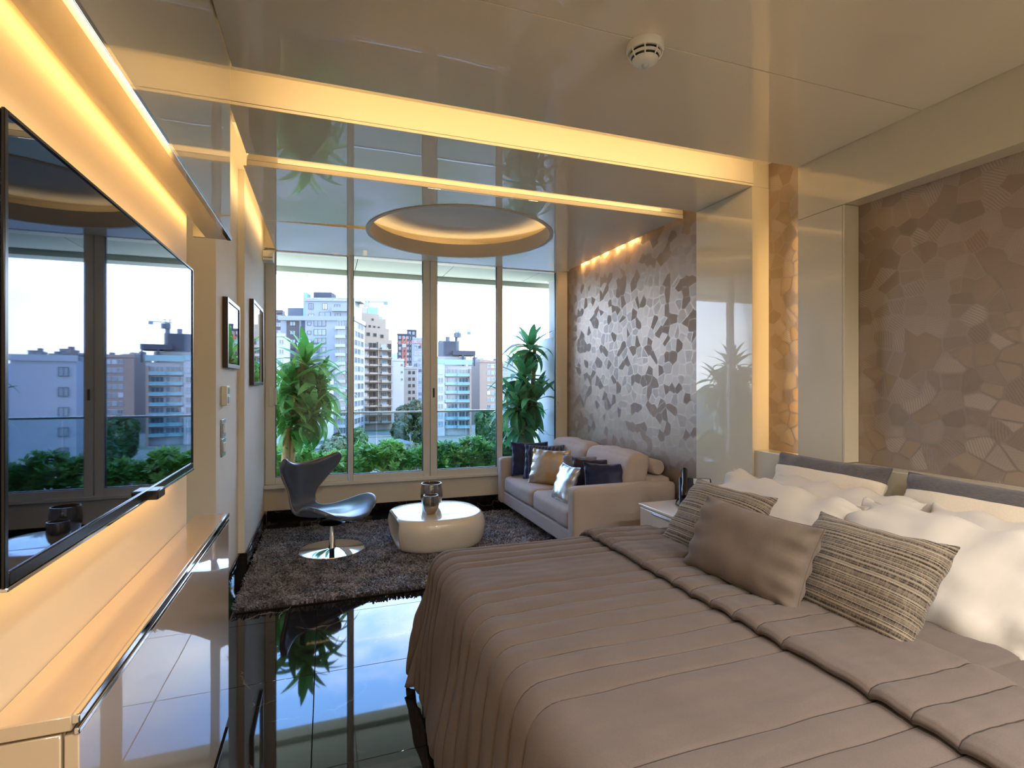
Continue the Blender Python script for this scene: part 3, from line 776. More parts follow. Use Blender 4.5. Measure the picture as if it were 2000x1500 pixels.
MB().tube([(-0.07, -0.09, 0.04), (-0.085, -0.12, 0.012), (-0.10, -0.11, 0.008), (-0.12, -0.05, 0.008), (-0.115, 0.02, 0.010), (-0.10, 0.05, 0.02)], 0.004, 6).build('cord', M['black_plastic'], ph, smooth=True, local=True)

# ------------------------------------------------------------------ sofa
so = thing('sofa', 'mushroom beige two-seat sofa against the silvery wallpaper', 'sofa', (2.24, 4.58, 0), group=None)
SX0, SX1 = 1.78, 2.705
def softbox(name, x0, x1, y0, y1, z0, z1, bev, mat, crown=0.0, parent=None, wr=0.0, lean=0.0, seed=0, n=16):
    b = MB(); nx_, ny_, nz_ = n, n, max(4, n//2)
    cx, cy, cz = (x0+x1)/2, (y0+y1)/2, (z0+z1)/2; hx, hy, hz = (x1-x0)/2, (y1-y0)/2, (z1-z0)/2
    bm = bmesh.new(); bmesh.ops.create_cube(bm, size=2)
    bmesh.ops.subdivide_edges(bm, edges=bm.edges[:], cuts=n, use_grid_fill=True)
    for v in bm.verts:
        p = v.co.copy()
        q = Vector((p.x*hx, p.y*hy, p.z*hz))
        lim = Vector((hx-bev, hy-bev, hz-bev))
        cl = Vector((max(-lim.x, min(lim.x, q.x)), max(-lim.y, min(lim.y, q.y)), max(-lim.z, min(lim.z, q.z))))
        dv = q-cl
        if dv.length > 1e-9: q = cl + dv.normalized()*min(bev, dv.length) if dv.length > bev else q
        s = crown*(1-p.x*p.x)*(1-p.y*p.y) if abs(p.z) > 0.3 else 0
        q.z += s*p.z
        q.x += crown*0.5*(1-p.y*p.y)*(1-p.z*p.z)*p.x
        q.y += crown*0.25*(1-p.x*p.x)*(1-p.z*p.z)*p.y
        if wr:
            q += Vector((1, 0.5, 1))*wr*mn.noise(Vector((q.x*7+seed, q.y*9, q.z*9)))
            edge = max(abs(p.x), abs(p.y))
            q.z += wr*0.8*math.sin(q.y*55+seed)*max(0, p.z)*max(0, abs(p.x))**4
        q.x += lean*(p.z+1)
        v.co = q + Vector((cx, cy, cz))
    for v in bm.verts: b.v.append(tuple(v.co))
    bm.verts.index_update()
    for f in bm.faces: b.f.append(tuple(v.index for v in f.verts))
    bm.free()
    return b.build(name, mat, parent, smooth=True, sharp=180)
MB().box(SX0+0.03, SX1-0.02, 3.70, 5.46, 0.105, 0.235).build('base', M['sofa'], so, bevel=0.015, seg=3)
softbox('arm', SX0, SX1, 3.63, 3.765, 0.105, 0.60, 0.035, M['sofa'], parent=so)
softbox('arm', SX0, SX1, 5.40, 5.535, 0.105, 0.60, 0.035, M['sofa'], parent=so)
softbox('backrest', 2.50, SX1-0.004, 3.70, 5.46, 0.23, 0.63, 0.03, M['sofa'], parent=so)
softbox('seat_cushion', SX0+0.025, 2.52, 3.768, 4.578, 0.235, 0.405, 0.045, M['sofa'], 0.016, so, 0.006, seed=1)
softbox('seat_cushion', SX0+0.025, 2.52, 4.584, 5.396, 0.235, 0.405, 0.045, M['sofa'], 0.016, so, 0.006, seed=4)
softbox('back_cushion', 2.29, 2.50, 3.775, 4.575, 0.41, 0.80, 0.06, M['sofa'], 0.03, so, 0.010, 0.04, seed=2)
softbox('back_cushion', 2.29, 2.50, 4.585, 5.39, 0.41, 0.80, 0.06, M['sofa'], 0.03, so, 0.010, 0.04, seed=6)
MB().tube([(2.63, 3.77, 0.695), (2.63, 3.785, 0.695), (2.63, 4.2, 0.695), (2.63, 5.45, 0.695)], [0.055, 0.064, 0.064, 0.064], 20).build('bolster', M['sofa'], so, smooth=True)
for x in (SX0+0.07, SX1-0.08):
    for y in (3.70, 5.46):
        MB().tube([(x, y, 0.025), (x, y, 0.106)], 0.014, 10).build('leg', M['dark_leg'], so, smooth=True)

GC = 'scatter cushions on the sofa'
cushion('sofa_cushion', 'plain navy cushion leaning against the far sofa arm', 'cushion', (2.06, 5.27, 0.595), (0.96, -0.28, 0), (0.02, 0.16, 0.4), 0.40, 0.37, 0.12, M['navy'], 0.06, 0.008, 1, GC)
cushion('sofa_cushion', 'shiny navy patterned cushion behind the champagne one', 'cushion', (2.14, 5.08, 0.585), (0.86, -0.50, 0), (0.05, 0.12, 0.4), 0.42, 0.36, 0.12, M['navy_pat'], 0.06, 0.008, 2, GC)
cushion('sofa_cushion', 'champagne gold metallic cushion, largest on the sofa', 'cushion', (2.08, 4.80, 0.575), (0.62, -0.78, 0), (0.10, 0.10, 0.4), 0.42, 0.36, 0.13, M['gold'], 0.07, 0.010, 3, GC)
cushion('sofa_cushion', 'grey satin cushion behind the aubergine one', 'cushion', (2.22, 4.40, 0.56), (0.75, -0.66, 0), (0.12, 0.08, 0.4), 0.36, 0.36, 0.11, M['greysatin'], 0.07, 0.008, 4, GC)
cushion('sofa_cushion', 'silver sequin-like cushion seen almost edge-on at the seat front', 'cushion', (1.93, 4.11, 0.550), (0.03, -1, 0), (0.16, 0.0, 0.4), 0.32, 0.32, 0.10, M['silver'], 0.08, 0.008, 5, GC)
cushion('sofa_cushion', 'dark aubergine cushion between the grey and the navy cushions', 'cushion', (2.22, 4.18, 0.56), (0.82, -0.57, 0), (0.12, 0.08, 0.4), 0.36, 0.36, 0.11, M['purple'], 0.07, 0.008, 6, GC)
cushion('sofa_cushion', 'navy satin cushion nearest to the bed, by the near sofa arm', 'cushion', (2.22, 3.93, 0.56), (0.90, -0.43, 0), (0.12, 0.10, 0.4), 0.38, 0.36, 0.12, M['navy'], 0.09, 0.010, 7, GC)

# ------------------------------------------------------------------ rug
RX0, RX1, RY0, RY1 = -0.53, 2.10, 3.58, 5.42
rug = thing('shag_rug', 'dark brown-grey shaggy rug under the chair and coffee table', 'rug', ((RX0+RX1)/2, (RY0+RY1)/2, 0))
MB().box(RX0+0.01, RX1, RY0+0.015, RY1, 0.0, 0.012).build('backing', simple('dark_rug_backing', lin(52, 46, 44), 0.95, var=0.2, vscale=40), rug)
nt_ = 52000
px = rng.uniform(RX0, RX1, nt_); py = rng.uniform(RY0, RY1, nt_)
ang = rng.uniform(0, 2*PI, nt_); ln = rng.uniform(0.030, 0.052, nt_); hgt = rng.uniform(0.022, 0.036, nt_); wd = rng.uniform(0.0035, 0.0065, nt_)
sw = 2.2*np.sin(px*7+py*3)+1.7*np.cos(py*9-px*4)
ang = ang*0.55 + sw
dx, dy = np.cos(ang), np.sin(ang); lx, ly = -dy, dx
V = np.zeros((nt_, 7, 3)); reach = np.sqrt(np.maximum(ln**2-hgt**2, 1e-6))
for k, (fr, hz, wf) in enumerate(((0.0, 0.0, 0.8), (0.30, 0.70, 1.0), (0.70, 1.0, 0.8))):
    for sgn, q in ((-1, 0), (1, 1)):
        V[:, 2*k+q, 0] = px + dx*reach*fr + sgn*lx*wd*wf; V[:, 2*k+q, 1] = py + dy*reach*fr + sgn*ly*wd*wf; V[:, 2*k+q, 2] = 0.010 + hgt*hz
V[:, 6, 0] = px + dx*reach*1.05; V[:, 6, 1] = py + dy*reach*1.05; V[:, 6, 2] = 0.010 + hgt*0.86
V[:, :, 0] = np.maximum(V[:, :, 0], -0.545)
base = (np.arange(nt_)*7)[:, None]
Q = np.concatenate([base+np.array([[0, 1, 3, 2]]), base+np.array([[2, 3, 5, 4]])]); Tt = base+np.array([[4, 5, 6]])
me = bpy.data.meshes.new('pile')
me.from_pydata((V.reshape(-1, 3)-np.array(ORIGIN[rug.name])).tolist(), [], Q.tolist()+Tt.tolist()); me.update()
t = NT('shag_pile'); t.set(Roughness=0.55, Sheen_Weight=0.5, Specular_IOR_Level=0.4)
t.color(t.mix(t.ramp(t.math('MULTIPLY_ADD', t.noise(60, 3), 0.55, t.math('MULTIPLY', t.noise(11, 3), 0.45)), [(0.42, G(0)), (0.60, G(1))]), lin(42, 36, 35), lin(152, 143, 146)))
me.materials.append(t.m)
po = bpy.data.objects.new('pile', me); COL.objects.link(po); po.parent = rug; po['kind'] = 'stuff'

# ------------------------------------------------------------------ coffee table and vases
tb = thing('coffee_table', 'low white glossy rounded coffee table with a hollow end, on the rug', 'table', (0.90, 4.55, 0.03))
def superell(a, n): 
    c, s = math.cos(a), math.sin(a); return math.copysign(abs(c)**(2/n), c), math.copysign(abs(s)**(2/n), s)
TXc, TYc, TA, TB_ = 0.90, 4.56, 0.42, 0.40
prof = [(0.60, 0.030), (0.84, 0.031), (0.89, 0.042), (0.925, 0.06), (0.95, 0.085), (0.97, 0.115), (0.985, 0.15), (0.995, 0.185), (0.995, 0.215), (0.98, 0.245), (0.96, 0.268), (0.935, 0.285), (0.905, 0.296), (0.86, 0.302), (0.70, 0.305), (0.40, 0.306), (0.05, 0.307)]
b = MB(); n_ = 96
RT = math.radians(3)
def tpt(r, z, k):
    cx, sy = superell(2*PI*k/n_, 2.6); x, y = TA*r*cx, TB_*r*sy
    lim = -0.90*TA*min(1, r*1.02)
    if x < lim and 0.035 < z < 0.300:                  # flat hollow end
        yy = abs(sy*r)/0.60; m = max(0, 1-((z-0.163)/0.105)**6)*max(0, 1-yy**6)
        x = lim + 0.16*m
    return (TXc+x*math.cos(RT)-y*math.sin(RT), TYc+x*math.sin(RT)+y*math.cos(RT), z)
for r, z in prof:
    for k in range(n_): b.v.append(tpt(r, z, k))
for i in range(len(prof)-1):
    for k in range(n_): b.f.append((i*n_+k, i*n_+(k+1) % n_, (i+1)*n_+(k+1) % n_, (i+1)*n_+k))
b.f.append(tuple(range(n_))[::-1]); b.f.append(tuple((len(prof)-1)*n_+k for k in range(n_)))
b.build('shell', M['white_gloss'], tb, smooth=True, sharp=180, subsurf=1)
def vase(label, x, y, z, s, r):
    v = thing('vase', label, 'vase', (x, y, z), group='mirrored vases on the coffee table')
    h = s
    pr_ = [(0.50, 0), (0.62, 0.02), (0.86, 0.22), (0.97, 0.42), (1.0, 0.55), (0.96, 0.78), (0.90, 1.0), (0.86, 1.0), (0.92, 0.76), (0.95, 0.55), (0.9, 0.40), (0.5, 0.08), (0.02, 0.05)]
    MB().lathe([(p*r, q*h) for p, q in pr_], 40, (x, y, z)).build('body', M['mirror_vase'], v, smooth=True, sharp=60)
    MB().tube([(x+r*0.88*math.cos(2*PI*k/40), y+r*0.88*math.sin(2*PI*k/40), z+h) for k in range(40)], 0.004, 8, closed=True).build('rim', M['mirror_vase'], v, smooth=True)
vase('smaller mirrored vase standing in front', 0.835, 4.42, 0.3055, 0.155, 0.068)
vase('taller mirrored vase standing behind', 0.885, 4.66, 0.3055, 0.21, 0.098)

# ------------------------------------------------------------------ swivel chair
PX = Vector((0.62, -0.785, 0)); ch_rz = math.atan2(PX.y, PX.x)
ch = thing('swivel_chair', 'blue-grey leather swivel chair with a forked back on a chrome pedestal', 'chair', (0.05, 4.58, 0.040), rz=ch_rz)
# rows: centre x, z, half width, edge forward, edge up
rows = [(-0.360, 0.685, 0.265, 0.130, 0.085), (-0.365, 0.64, 0.310, 0.135, 0.075), (-0.378, 0.585, 0.285, 0.11, 0.05), (-0.392, 0.52, 0.205, 0.065, 0.018), (-0.402, 0.45, 0.135, 0.035, 0.0),
        (-0.405, 0.38, 0.120, 0.022, 0.0), (-0.385, 0.315, 0.118, 0.012, 0.008), (-0.32, 0.278, 0.130, 0.0, 0.014), (-0.22, 0.268, 0.17, 0.0, 0.030), (-0.11, 0.278, 0.235, 0.0, 0.062),
        (0.0, 0.295, 0.295, 0.0, 0.098), (0.10, 0.312, 0.325, 0.0, 0.110), (0.19, 0.318, 0.315, -0.01, 0.090), (0.26, 0.312, 0.26, -0.02, 0.055), (0.305, 0.300, 0.17, -0.025, 0.02), (0.325, 0.290, 0.06, -0.02, 0.004)]
b = MB(); nw = 14
edgeL, edgeR = [], []
for (x, z, hw, ef, eu) in rows:
    for i in range(nw+1):
        s = 2*i/nw-1
        b.v.append((x+ef*s*s, hw*s, z+eu*abs(s)**2.2))
    edgeR.append(b.v[-nw-1]); edgeL.append(b.v[-1])
m_ = nw+1
for j in range(len(rows)-1):
    for i in range(nw): b.f.append((j*m_+i, j*m_+i+1, (j+1)*m_+i+1, (j+1)*m_+i))
sh_o = b.build('shell', M['leather'], ch, local=True, subsurf=2, solid=0.046)
mds = sh_o.modifiers; mds.move(0, 0)
loop = edgeL + edgeR[::-1] + [b.v[i] for i in range(1, nw)]
sm = []
for k in range(len(loop)):
    a, c_, d_ = Vector(loop[k-1]), Vector(loop[k]), Vector(loop[(k+1) % len(loop)])
    sm.append((a+2*c_+d_)/4)
MB().tube([p*1.0 for p in sm], 0.0045, 6, closed=True).build('stitching', M['stitch'], ch, smooth=True, local=True)
MB().lathe([(0.10, 0.215), (0.105, 0.222), (0.09, 0.235), (0.03, 0.24)], 28).build('swivel_plate', M['dark_leg'], ch, smooth=True, local=True)
MB().lathe([(0.030, 0.008), (0.030, 0.02), (0.024, 0.03), (0.024, 0.10), (0.021, 0.104), (0.021, 0.23)], 28).build('column', M['chrome'], ch, smooth=True, local=True)
MB().lathe([(0.258, 0.0), (0.26, 0.004), (0.255, 0.009), (0.05, 0.012), (0.03, 0.016)], 64).build('base_disc', M['chrome'], ch, smooth=True, local=True)

# ------------------------------------------------------------------ balcony
M['render_white'] = simple('white_render', lin(176, 180, 182), 0.8, var=0.03, vscale=2)
M['balc_ceil'] = simple('sage_grey_soffit', lin(168, 174, 156), 0.7, var=0.03, vscale=2)
M['balc_tile'] = simple('grey_balcony_tile', lin(150, 146, 140), 0.6, var=0.08, vscale=4)
M['terracotta'] = simple('dark_planter', lin(60, 62, 66), 0.6, var=0.1, vscale=6)
M['soil'] = simple('soil', lin(60, 46, 36), 0.95, var=0.3, vscale=30)
M['bark'] = simple('tan_cane_bark', lin(176, 138, 86), 0.85, var=0.3, vscale=22, bump=0.4, bscale=50)
bfl = struct(MB().box(-3.2, 3.2, 5.902, 7.12, -0.14, -0.03).build('floor_balcony', M['balc_tile']), 'grey balcony floor')
for i in range(9):
    MB().box(-3.2+i*0.71, -3.2+i*0.71+0.705, 5.905, 7.11, -0.03, -0.02).build('tile', M['balc_tile'], bfl)
bce = struct(MB().box(-3.2, 3.2, 5.902, 6.62, 2.90, 3.1).build('ceiling_balcony', M['balc_ceil']), 'sage grey balcony ceiling of flat panels')
for i in range(6):
    x0 = -3.2+i*1.06+0.35
    MB().box(x0+0.003, x0+1.055, 5.905, 6.585, 2.745, 2.899).build('panel', M['balc_ceil'], bce)
struct(MB().box(-3.2, 3.2, 6.59, 6.80, 2.685, 3.05).build('trim_7', M['balc_ceil'], bevel=0.004), 'edge beam of the balcony ceiling')
bwr = struct(MB().box(2.80, 3.1, 5.902, 6.47, -0.02, 2.745).build('wall_balcony', M['render_white']), 'white panelled side wall of the balcony')
for z0, z1 in ((-0.02, 0.72), (0.724, 1.40), (1.404, 2.0)):
    MB().box(2.775, 3.1, 5.905, 6.78, z0, z1).build('panel', M['render_white'], bwr, bevel=0.003, seg=1)
# glass railing
rl = thing('balcony_railing', 'glass balcony railing with a thin steel top rail', 'railing', (0.8, 7.0, -0.02))
MB().box(-3.2, 2.78, 6.985, 7.015, 1.015, 1.04).build('top_rail', M['steel'], rl, bevel=0.005)
xs = [-3.2, -2.0, -0.8, 0.42, 0.62, 1.80, 2.77]
for a, b_ in zip(xs[:-1], xs[1:]):
    MB().box(a+0.006, b_-0.006, 6.994, 7.006, 0.02, 1.015).build('glass_pane', M['rail_glass'], rl)
MB().box(-3.2, 2.78, 6.98, 7.02, -0.02, 0.03).build('bottom_channel', M['steel'], rl)
# planting trough
tg = thing('planter_trough', 'long low planter trough along the railing outside the window', 'planter', (0.9, 6.6, -0.02))
MB().box(-1.2, 2.70, 6.42, 6.90, -0.02, 0.24).build('trough', M['terracotta'], tg, bevel=0.006)
MB().box(-1.17, 2.67, 6.45, 6.87, 0.24, 0.255).build('soil', M['soil'], tg)
# leaves
DIM = 1.1
def leafmat(name, a, b, c):
    t = NT(name); t.set(Roughness=0.42, Specular_IOR_Level=0.4)
    a, b, c = [tuple(x*DIM for x in q[:3])+(1,) for q in (a, b, c)]
    oi = t.node('ObjectInfo')
    rnd = t.math('FRACT', t.math('ADD', t.noise(6, 2), oi.outputs['Random']))
    t.color(t.ramp(rnd, [(0.0, a), (0.5, b), (1.0, c)]))
    d = t.node('BsdfTranslucent'); t.link(t.ramp(rnd, [(0.0, b), (1.0, c)]), d.inputs['Color'])
    mx = t.node('MixShader'); mx.inputs[0].default_value = 0.38
    t.link(t.b.outputs[0], mx.inputs[1]); t.link(d.outputs[0], mx.inputs[2]); t.link(mx.outputs[0], t.out.inputs['Surface'])
    return t.m
M['leaf'] = leafmat('dracaena_leaf', lin(44, 104, 40), lin(76, 142, 60), lin(128, 176, 88))
M['leaf2'] = leafmat('dracaena_leaf_deep', lin(30, 84, 52), lin(56, 120, 70), lin(100, 156, 90))
M['hedge'] = leafmat('hedge_leaf', lin(50, 106, 44), lin(96, 152, 66), lin(150, 190, 96))
def strap_mesh(bend, fold=0.25):
    b = MB(); n = 8
    for i in range(n+1):
        s = i/n; wv = 0.105*(math.sin(PI*min(1, s*0.93+0.07))**0.75)*(1-0.25*s); a = bend*s
        x = math.sin(a)/bend if bend else s; z = -(1-math.cos(a))/bend if bend else 0
        for q in (-1, 0, 1): b.v.append((x, q*wv, z+abs(q)*wv*fold))
    for i in range(n):
        for q in range(2): b.f.append((i*3+q, i*3+q+1, (i+1)*3+q+1, (i+1)*3+q))
    return b
STRAPS = [0.7, 1.5, 2.2]
def dracaena(label, root, heads, leafmat_, trunk_pts, pot=True, nleaf=30, L=0.42):
    p = thing('potted_dracaena', label, 'plant', root, group='potted dracaenas on the balcony')
    if pot:
        MB().lathe([(0.13, 0.0), (0.17, 0.30), (0.18, 0.34), (0.16, 0.34), (0.15, 0.30)], 28, root).build('pot', M['terracotta'], p, smooth=True)
    for tp, r in trunk_pts:
        MB().tube(tp, r, 10).build('trunk', M['bark'], p, smooth=True)
    srcs = []
    for k, bd in enumerate(STRAPS):
        o = strap_mesh(bd).build('leaf', leafmat_, p, smooth=True, local=True, sharp=180); srcs.append(o)
    used = [False]*3
    rr = random.Random(hash(label) % 1000 if False else len(label))
    for (hx, hy, hz, sc, nl) in heads:
        for i in range(nl):
            f = i/nl
            yaw = i*2.39996+rr.uniform(-0.3, 0.3)
            pit = math.radians(78-118*f**0.9+rr.uniform(-10, 10))
            v = 0 if f < 0.25 else (1 if f < 0.6 else 2)
            s = L*sc*(0.72+0.4*math.sin(PI*min(1, f*0.8+0.2)))*rr.uniform(0.85, 1.15)
            loc = (hx-root[0], hy-root[1], hz-root[2]-0.10*f*sc+0.03)
            yaw %= 2*PI
            rx_ = s*math.cos(pit)*0.95; tipx, tipy = hx+rx_*math.cos(yaw), hy+rx_*math.sin(yaw)
            if tipx > 2.76: yaw = PI-yaw
            if hy+rx_*math.sin(yaw) < 5.86: yaw = -yaw
            if not used[v]: o = srcs[v]; used[v] = True; o.location = loc
            else: o = copy_part(srcs[v], p, loc)
            o.rotation_euler = (rr.uniform(-0.35, 0.35), -pit, yaw); o.scale = (s, s*rr.uniform(0.9, 1.3), s)
    return p
LR = (-0.40, 6.22, -0.02)
dracaena('tall leafy dracaena with tan stems left of the window', LR,
         [(-0.20, 6.20, 1.60, 1.0, 44), (-0.35, 6.14, 1.36, 1.0, 38), (-0.06, 6.25, 1.34, 1.05, 40), (-0.42, 6.25, 1.15, 0.95, 34), (-0.14, 6.12, 1.06, 1.0, 38), (-0.36, 6.2, 0.92, 0.8, 28)], M['leaf'],
         [([(-0.42, 6.22, 0.3), (-0.40, 6.22, 0.8), (-0.34, 6.21, 1.3), (-0.22, 6.20, 1.68)], [0.045, 0.040, 0.034, 0.026]), ([(-0.38, 6.25, 0.3), (-0.33, 6.23, 0.8), (-0.22, 6.24, 1.15), (-0.13, 6.25, 1.38)], [0.038, 0.034, 0.03, 0.022])], nleaf=36)
RRt = (2.44, 6.28, -0.02)
dracaena('broad dark green dracaena right of the window by the white wall', RRt,
         [(2.52, 6.42, 1.84, 0.95, 44), (2.38, 6.30, 1.44, 1.05, 44), (2.26, 6.22, 1.10, 1.0, 40), (2.50, 6.20, 1.16, 1.05, 40), (2.34, 6.25, 0.84, 0.9, 34)], M['leaf2'],
         [([(2.46, 6.30, 0.3), (2.50, 6.34, 1.0), (2.58, 6.42, 1.9)], [0.04, 0.034, 0.024]), ([(2.42, 6.27, 0.3), (2.40, 6.27, 0.9), (2.42, 6.30, 1.42)], [0.034, 0.03, 0.022]), ([(2.40, 6.25, 0.3), (2.34, 6.23, 0.8), (2.30, 6.22, 1.08)], [0.03, 0.026, 0.02])], nleaf=36)
# shrubs: each bush one thing, leaves in whorls
def bush(label, cx, cy, z0, rx, ry, h, seed, mat, leaf=0.055, whorls=60, group=None, name='shrub'):
    r = np.random.default_rng(seed); p = thing(name, label, 'shrub', (cx, cy, z0), group=group)
    st = MB(); V = []; F = []
    for k in range(whorls):
        th = r.uniform(0, 2*PI); cz = r.uniform(0.15, 1.0); rad = math.sqrt(max(0.0, 1-cz**2.4))*r.uniform(0.55, 1.0) + 0.12
        c = np.array([rx*rad*math.cos(th), ry*rad*math.sin(th), h*cz*r.uniform(0.85, 1.12)])
        if k < 14: st.tube([(cx, cy, z0), (cx+c[0]*0.5, cy+c[1]*0.5, z0+c[2]*0.55), (cx+c[0], cy+c[1], z0+c[2])], 0.006, 5)
        up = np.array([c[0]*0.7, c[1]*0.7, h*0.5]); up /= np.linalg.norm(up)
        t1 = np.cross(up, [0.3, 0.5, 0.81]); t1 /= np.linalg.norm(t1); t2 = np.cross(up, t1)
        for q in range(9):
            a = q*2.4+r.uniform(-0.3, 0.3); el = r.uniform(0.05, 0.9); Lf = leaf*r.uniform(0.8, 1.3)
            dd = (t1*math.cos(a)+t2*math.sin(a))*math.cos(el)+up*math.sin(el); sd = np.cross(dd, up); sd /= (np.linalg.norm(sd)+1e-9)
            n0 = len(V); V += [c, c+dd*Lf*0.55+sd*Lf*0.20, c+dd*Lf, c+dd*Lf*0.55-sd*Lf*0.20]; F.append((n0, n0+1, n0+2, n0+3))
    st.build('stems', M['bark'], p)
    b = MB(); b.v = [tuple(x) for x in V]; b.f = F
    o = b.build('foliage', mat, p, local=True); o['kind'] = 'stuff'
    return p
posn = ['first', 'second', 'third', 'fourth', 'fifth', 'sixth', 'seventh', 'eighth', 'ninth', 'tenth']
for k in range(10):
    x = -0.62+k*0.345
    bush('low green hedge shrub in the trough outside, %s from the left' % posn[k], x, 6.64+0.04*math.sin(k*2.1), 0.2555, 0.24, 0.22, 0.345+0.06*math.sin(k*1.9+1), 20+k, M['hedge'], 0.085, 120, 'hedge shrubs in the balcony trough')

# ------------------------------------------------------------------ the city beyond
TH, SN, CS = YAW, math.sin(YAW), math.cos(YAW)
GZ = -17.0
def far(px_, D, z=GZ):                       # ground point seen in column px_ at depth D metres
    u = (px_-1000)/1033.0
    return Vector(((u*CS+SN)*D, (-u*SN+CS)*D, z))
def zat(py_, D): return 1.4-(py_-751)/1033.0*D
gr = struct(MB().box(-900, 1400, 30, 3000, GZ-1, GZ).build('ground', None), 'green and paved city ground far below')
t = NT('city_ground'); t.set(Roughness=0.95); t.color(t.ramp(t.noise(0.05, 6), [(0.35, lin(62, 74, 48)), (0.5, lin(96, 94, 88)), (0.62, lin(54, 68, 40))])); gr.data.materials.append(t.m)
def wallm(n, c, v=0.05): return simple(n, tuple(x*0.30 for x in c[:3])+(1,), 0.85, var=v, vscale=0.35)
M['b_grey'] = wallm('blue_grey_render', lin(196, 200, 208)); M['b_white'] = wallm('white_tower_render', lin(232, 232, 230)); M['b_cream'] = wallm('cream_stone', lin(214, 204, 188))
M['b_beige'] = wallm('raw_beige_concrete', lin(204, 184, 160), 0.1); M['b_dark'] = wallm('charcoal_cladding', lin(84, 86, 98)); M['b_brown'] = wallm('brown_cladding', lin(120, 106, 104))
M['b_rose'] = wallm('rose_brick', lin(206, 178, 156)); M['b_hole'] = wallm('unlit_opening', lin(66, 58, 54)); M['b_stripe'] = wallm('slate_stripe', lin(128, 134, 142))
M['b_frame'] = simple('white_window_frame', lin(150, 152, 154), 0.5, var=0.02, vscale=3)
_t = NT('city_window_glass'); _t.set(Roughness=0.08, Specular_IOR_Level=0.8); _oi = _t.node('ObjectInfo'); _t.color(_t.ramp(_oi.outputs['Random'], [(0.0, lin(30, 42, 50)), (0.5, lin(52, 70, 78)), (0.85, lin(84, 100, 106)), (1.0, lin(126, 134, 136))])); M['b_glass'] = _t.m
M['b_aqua'] = simple('aqua_balcony_glass', lin(86, 122, 126), 0.12, var=0.06, vscale=1)
M['crane_o'] = simple('orange_crane_paint', lin(150, 76, 48), 0.6, var=0.08, vscale=2); M['crane_b'] = simple('pale_blue_crane_paint', lin(92, 110, 122), 0.6, var=0.05, vscale=2)
WMESH = {}
def window_part(par, x, y, z, w, h, side='f', frame=None, pane=None, hole=False, mull=1):
    """one window: frame (part) and pane (sub-part); side f = front (-y), r = right (+x), l = left (-x)"""
    key = (round(w, 2), round(h, 2), frame.name if frame else '', pane.name if pane else '', mull)
    if key not in WMESH:
        b = MB(); fw = 0.10
        b.box(0, fw, -0.10, 0.05, 0, h).box(w-fw, w, -0.10, 0.05, 0, h).box(fw, w-fw, -0.10, 0.05, 0, fw).box(fw, w-fw, -0.10, 0.05, h-fw, h)
        for q in range(1, mull+1): b.box(w*q/(mull+1)-fw/2, w*q/(mull+1)+fw/2, -0.08, 0.05, fw, h-fw)
        f = b.build('window', frame or M['b_frame'], par, local=True)
        g = MB().box(fw, w-fw, -0.03, -0.01, fw, h-fw).build('pane', pane or M['b_glass'], f, local=True)
        WMESH[key] = (f.data, g.data); 
    else:
        f = bpy.data.objects.new('window', WMESH[key][0]); COL.objects.link(f); f.parent = par
        g = bpy.data.objects.new('pane', WMESH[key][1]); COL.objects.link(g); g.parent = f
    f.location = (x, y, z)
    f.rotation_euler = (0, 0, {'f': 0, 'r': PI/2, 'l': -PI/2}[side])
    return f
BMESH = {}
def balcony_part(par, x, y, z, w, d, mat, par_h=0.9, glass=None, side='f', front=None):
    key = (round(w, 2), round(d, 2), mat.name, glass.name if glass else '')
    if key not in BMESH:
        o = MB().box(0, w, -d, 0.02, -0.12, 0.06).build('balcony', mat, par, local=True)
        b = MB().box(0, w, -d, -d+0.12, 0.06, par_h).box(0, 0.12, -d+0.12, 0, 0.06, par_h).box(w-0.12, w, -d+0.12, 0, 0.06, par_h)
        g = b.build('parapet', glass or mat, o, local=True)
        BMESH[key] = (o.data, g.data)
    else:
        o = bpy.data.objects.new('balcony', BMESH[key][0]); COL.objects.link(o); o.parent = par
        g = bpy.data.objects.new('parapet', BMESH[key][1]); COL.objects.link(g); g.parent = o
    o.location = (x, y, z); o.rotation_euler = (0, 0, {'f': 0, 'r': PI/2, 'l': -PI/2}[side])
    return o
class Bld:
    def __init__(s, label, px0, D, rz, name='apartment_building', group=None):
        s.D = D; s.px0 = px0; s.rz = rz; p = far(px0, D); s.k = D/1033.0/math.cos(rz)
        s.o = thing(name, label, 'building', p, rz, group)
    def X(s, px_): return (px_-s.px0)*s.k
    def Z(s, py_): return zat(py_, s.D)-GZ
    def box(s, part, mat, x0, x1, y0, y1, z0, z1): return MB().box(x0, x1, y0, y1, z0, z1).build(part, mat, s.o, local=True)
FH = 3.05
# --- tower A: tower with penthouse, shade and sunlight painted into its faces
A = Bld('tall apartment tower, front painted in blue-grey shade, right side in sunlit white, roof penthouse', 546, 180, math.radians(-16))
X, Z = A.X, A.Z; W = X(683); dp = 17.0; zr = Z(624)
A.box('wall', M['b_grey'], X(592), W, 0, dp, 0, zr)
A.box('wall', M['b_grey'], 0, X(592), 1.0, dp, 0, Z(622))
A.box('wall', M['b_white'], W, W+0.05, 0.0, dp, 0, zr)  # right face coloured white as if sunlit, front grey as if shaded
A.box('terrace_parapet', M['b_grey'], X(544), W+0.4, -0.4, 0.2, zr-0.6, zr+0.9)
A.box('terrace_parapet', M['b_white'], W-0.1, W+0.4, 0.2, dp, zr-0.6, zr+0.9)
A.box('penthouse', M['b_grey'], X(590), W-0.8, 2.0, dp-1, zr, Z(585))
A.box('penthouse_band', M['b_grey'], X(588), X(668), 1.6, 2.0, Z(606), Z(596)) if False else None
A.box('penthouse_balcony', M['b_grey'], X(640), W-0.6, 1.0, 2.0, Z(608), Z(600))
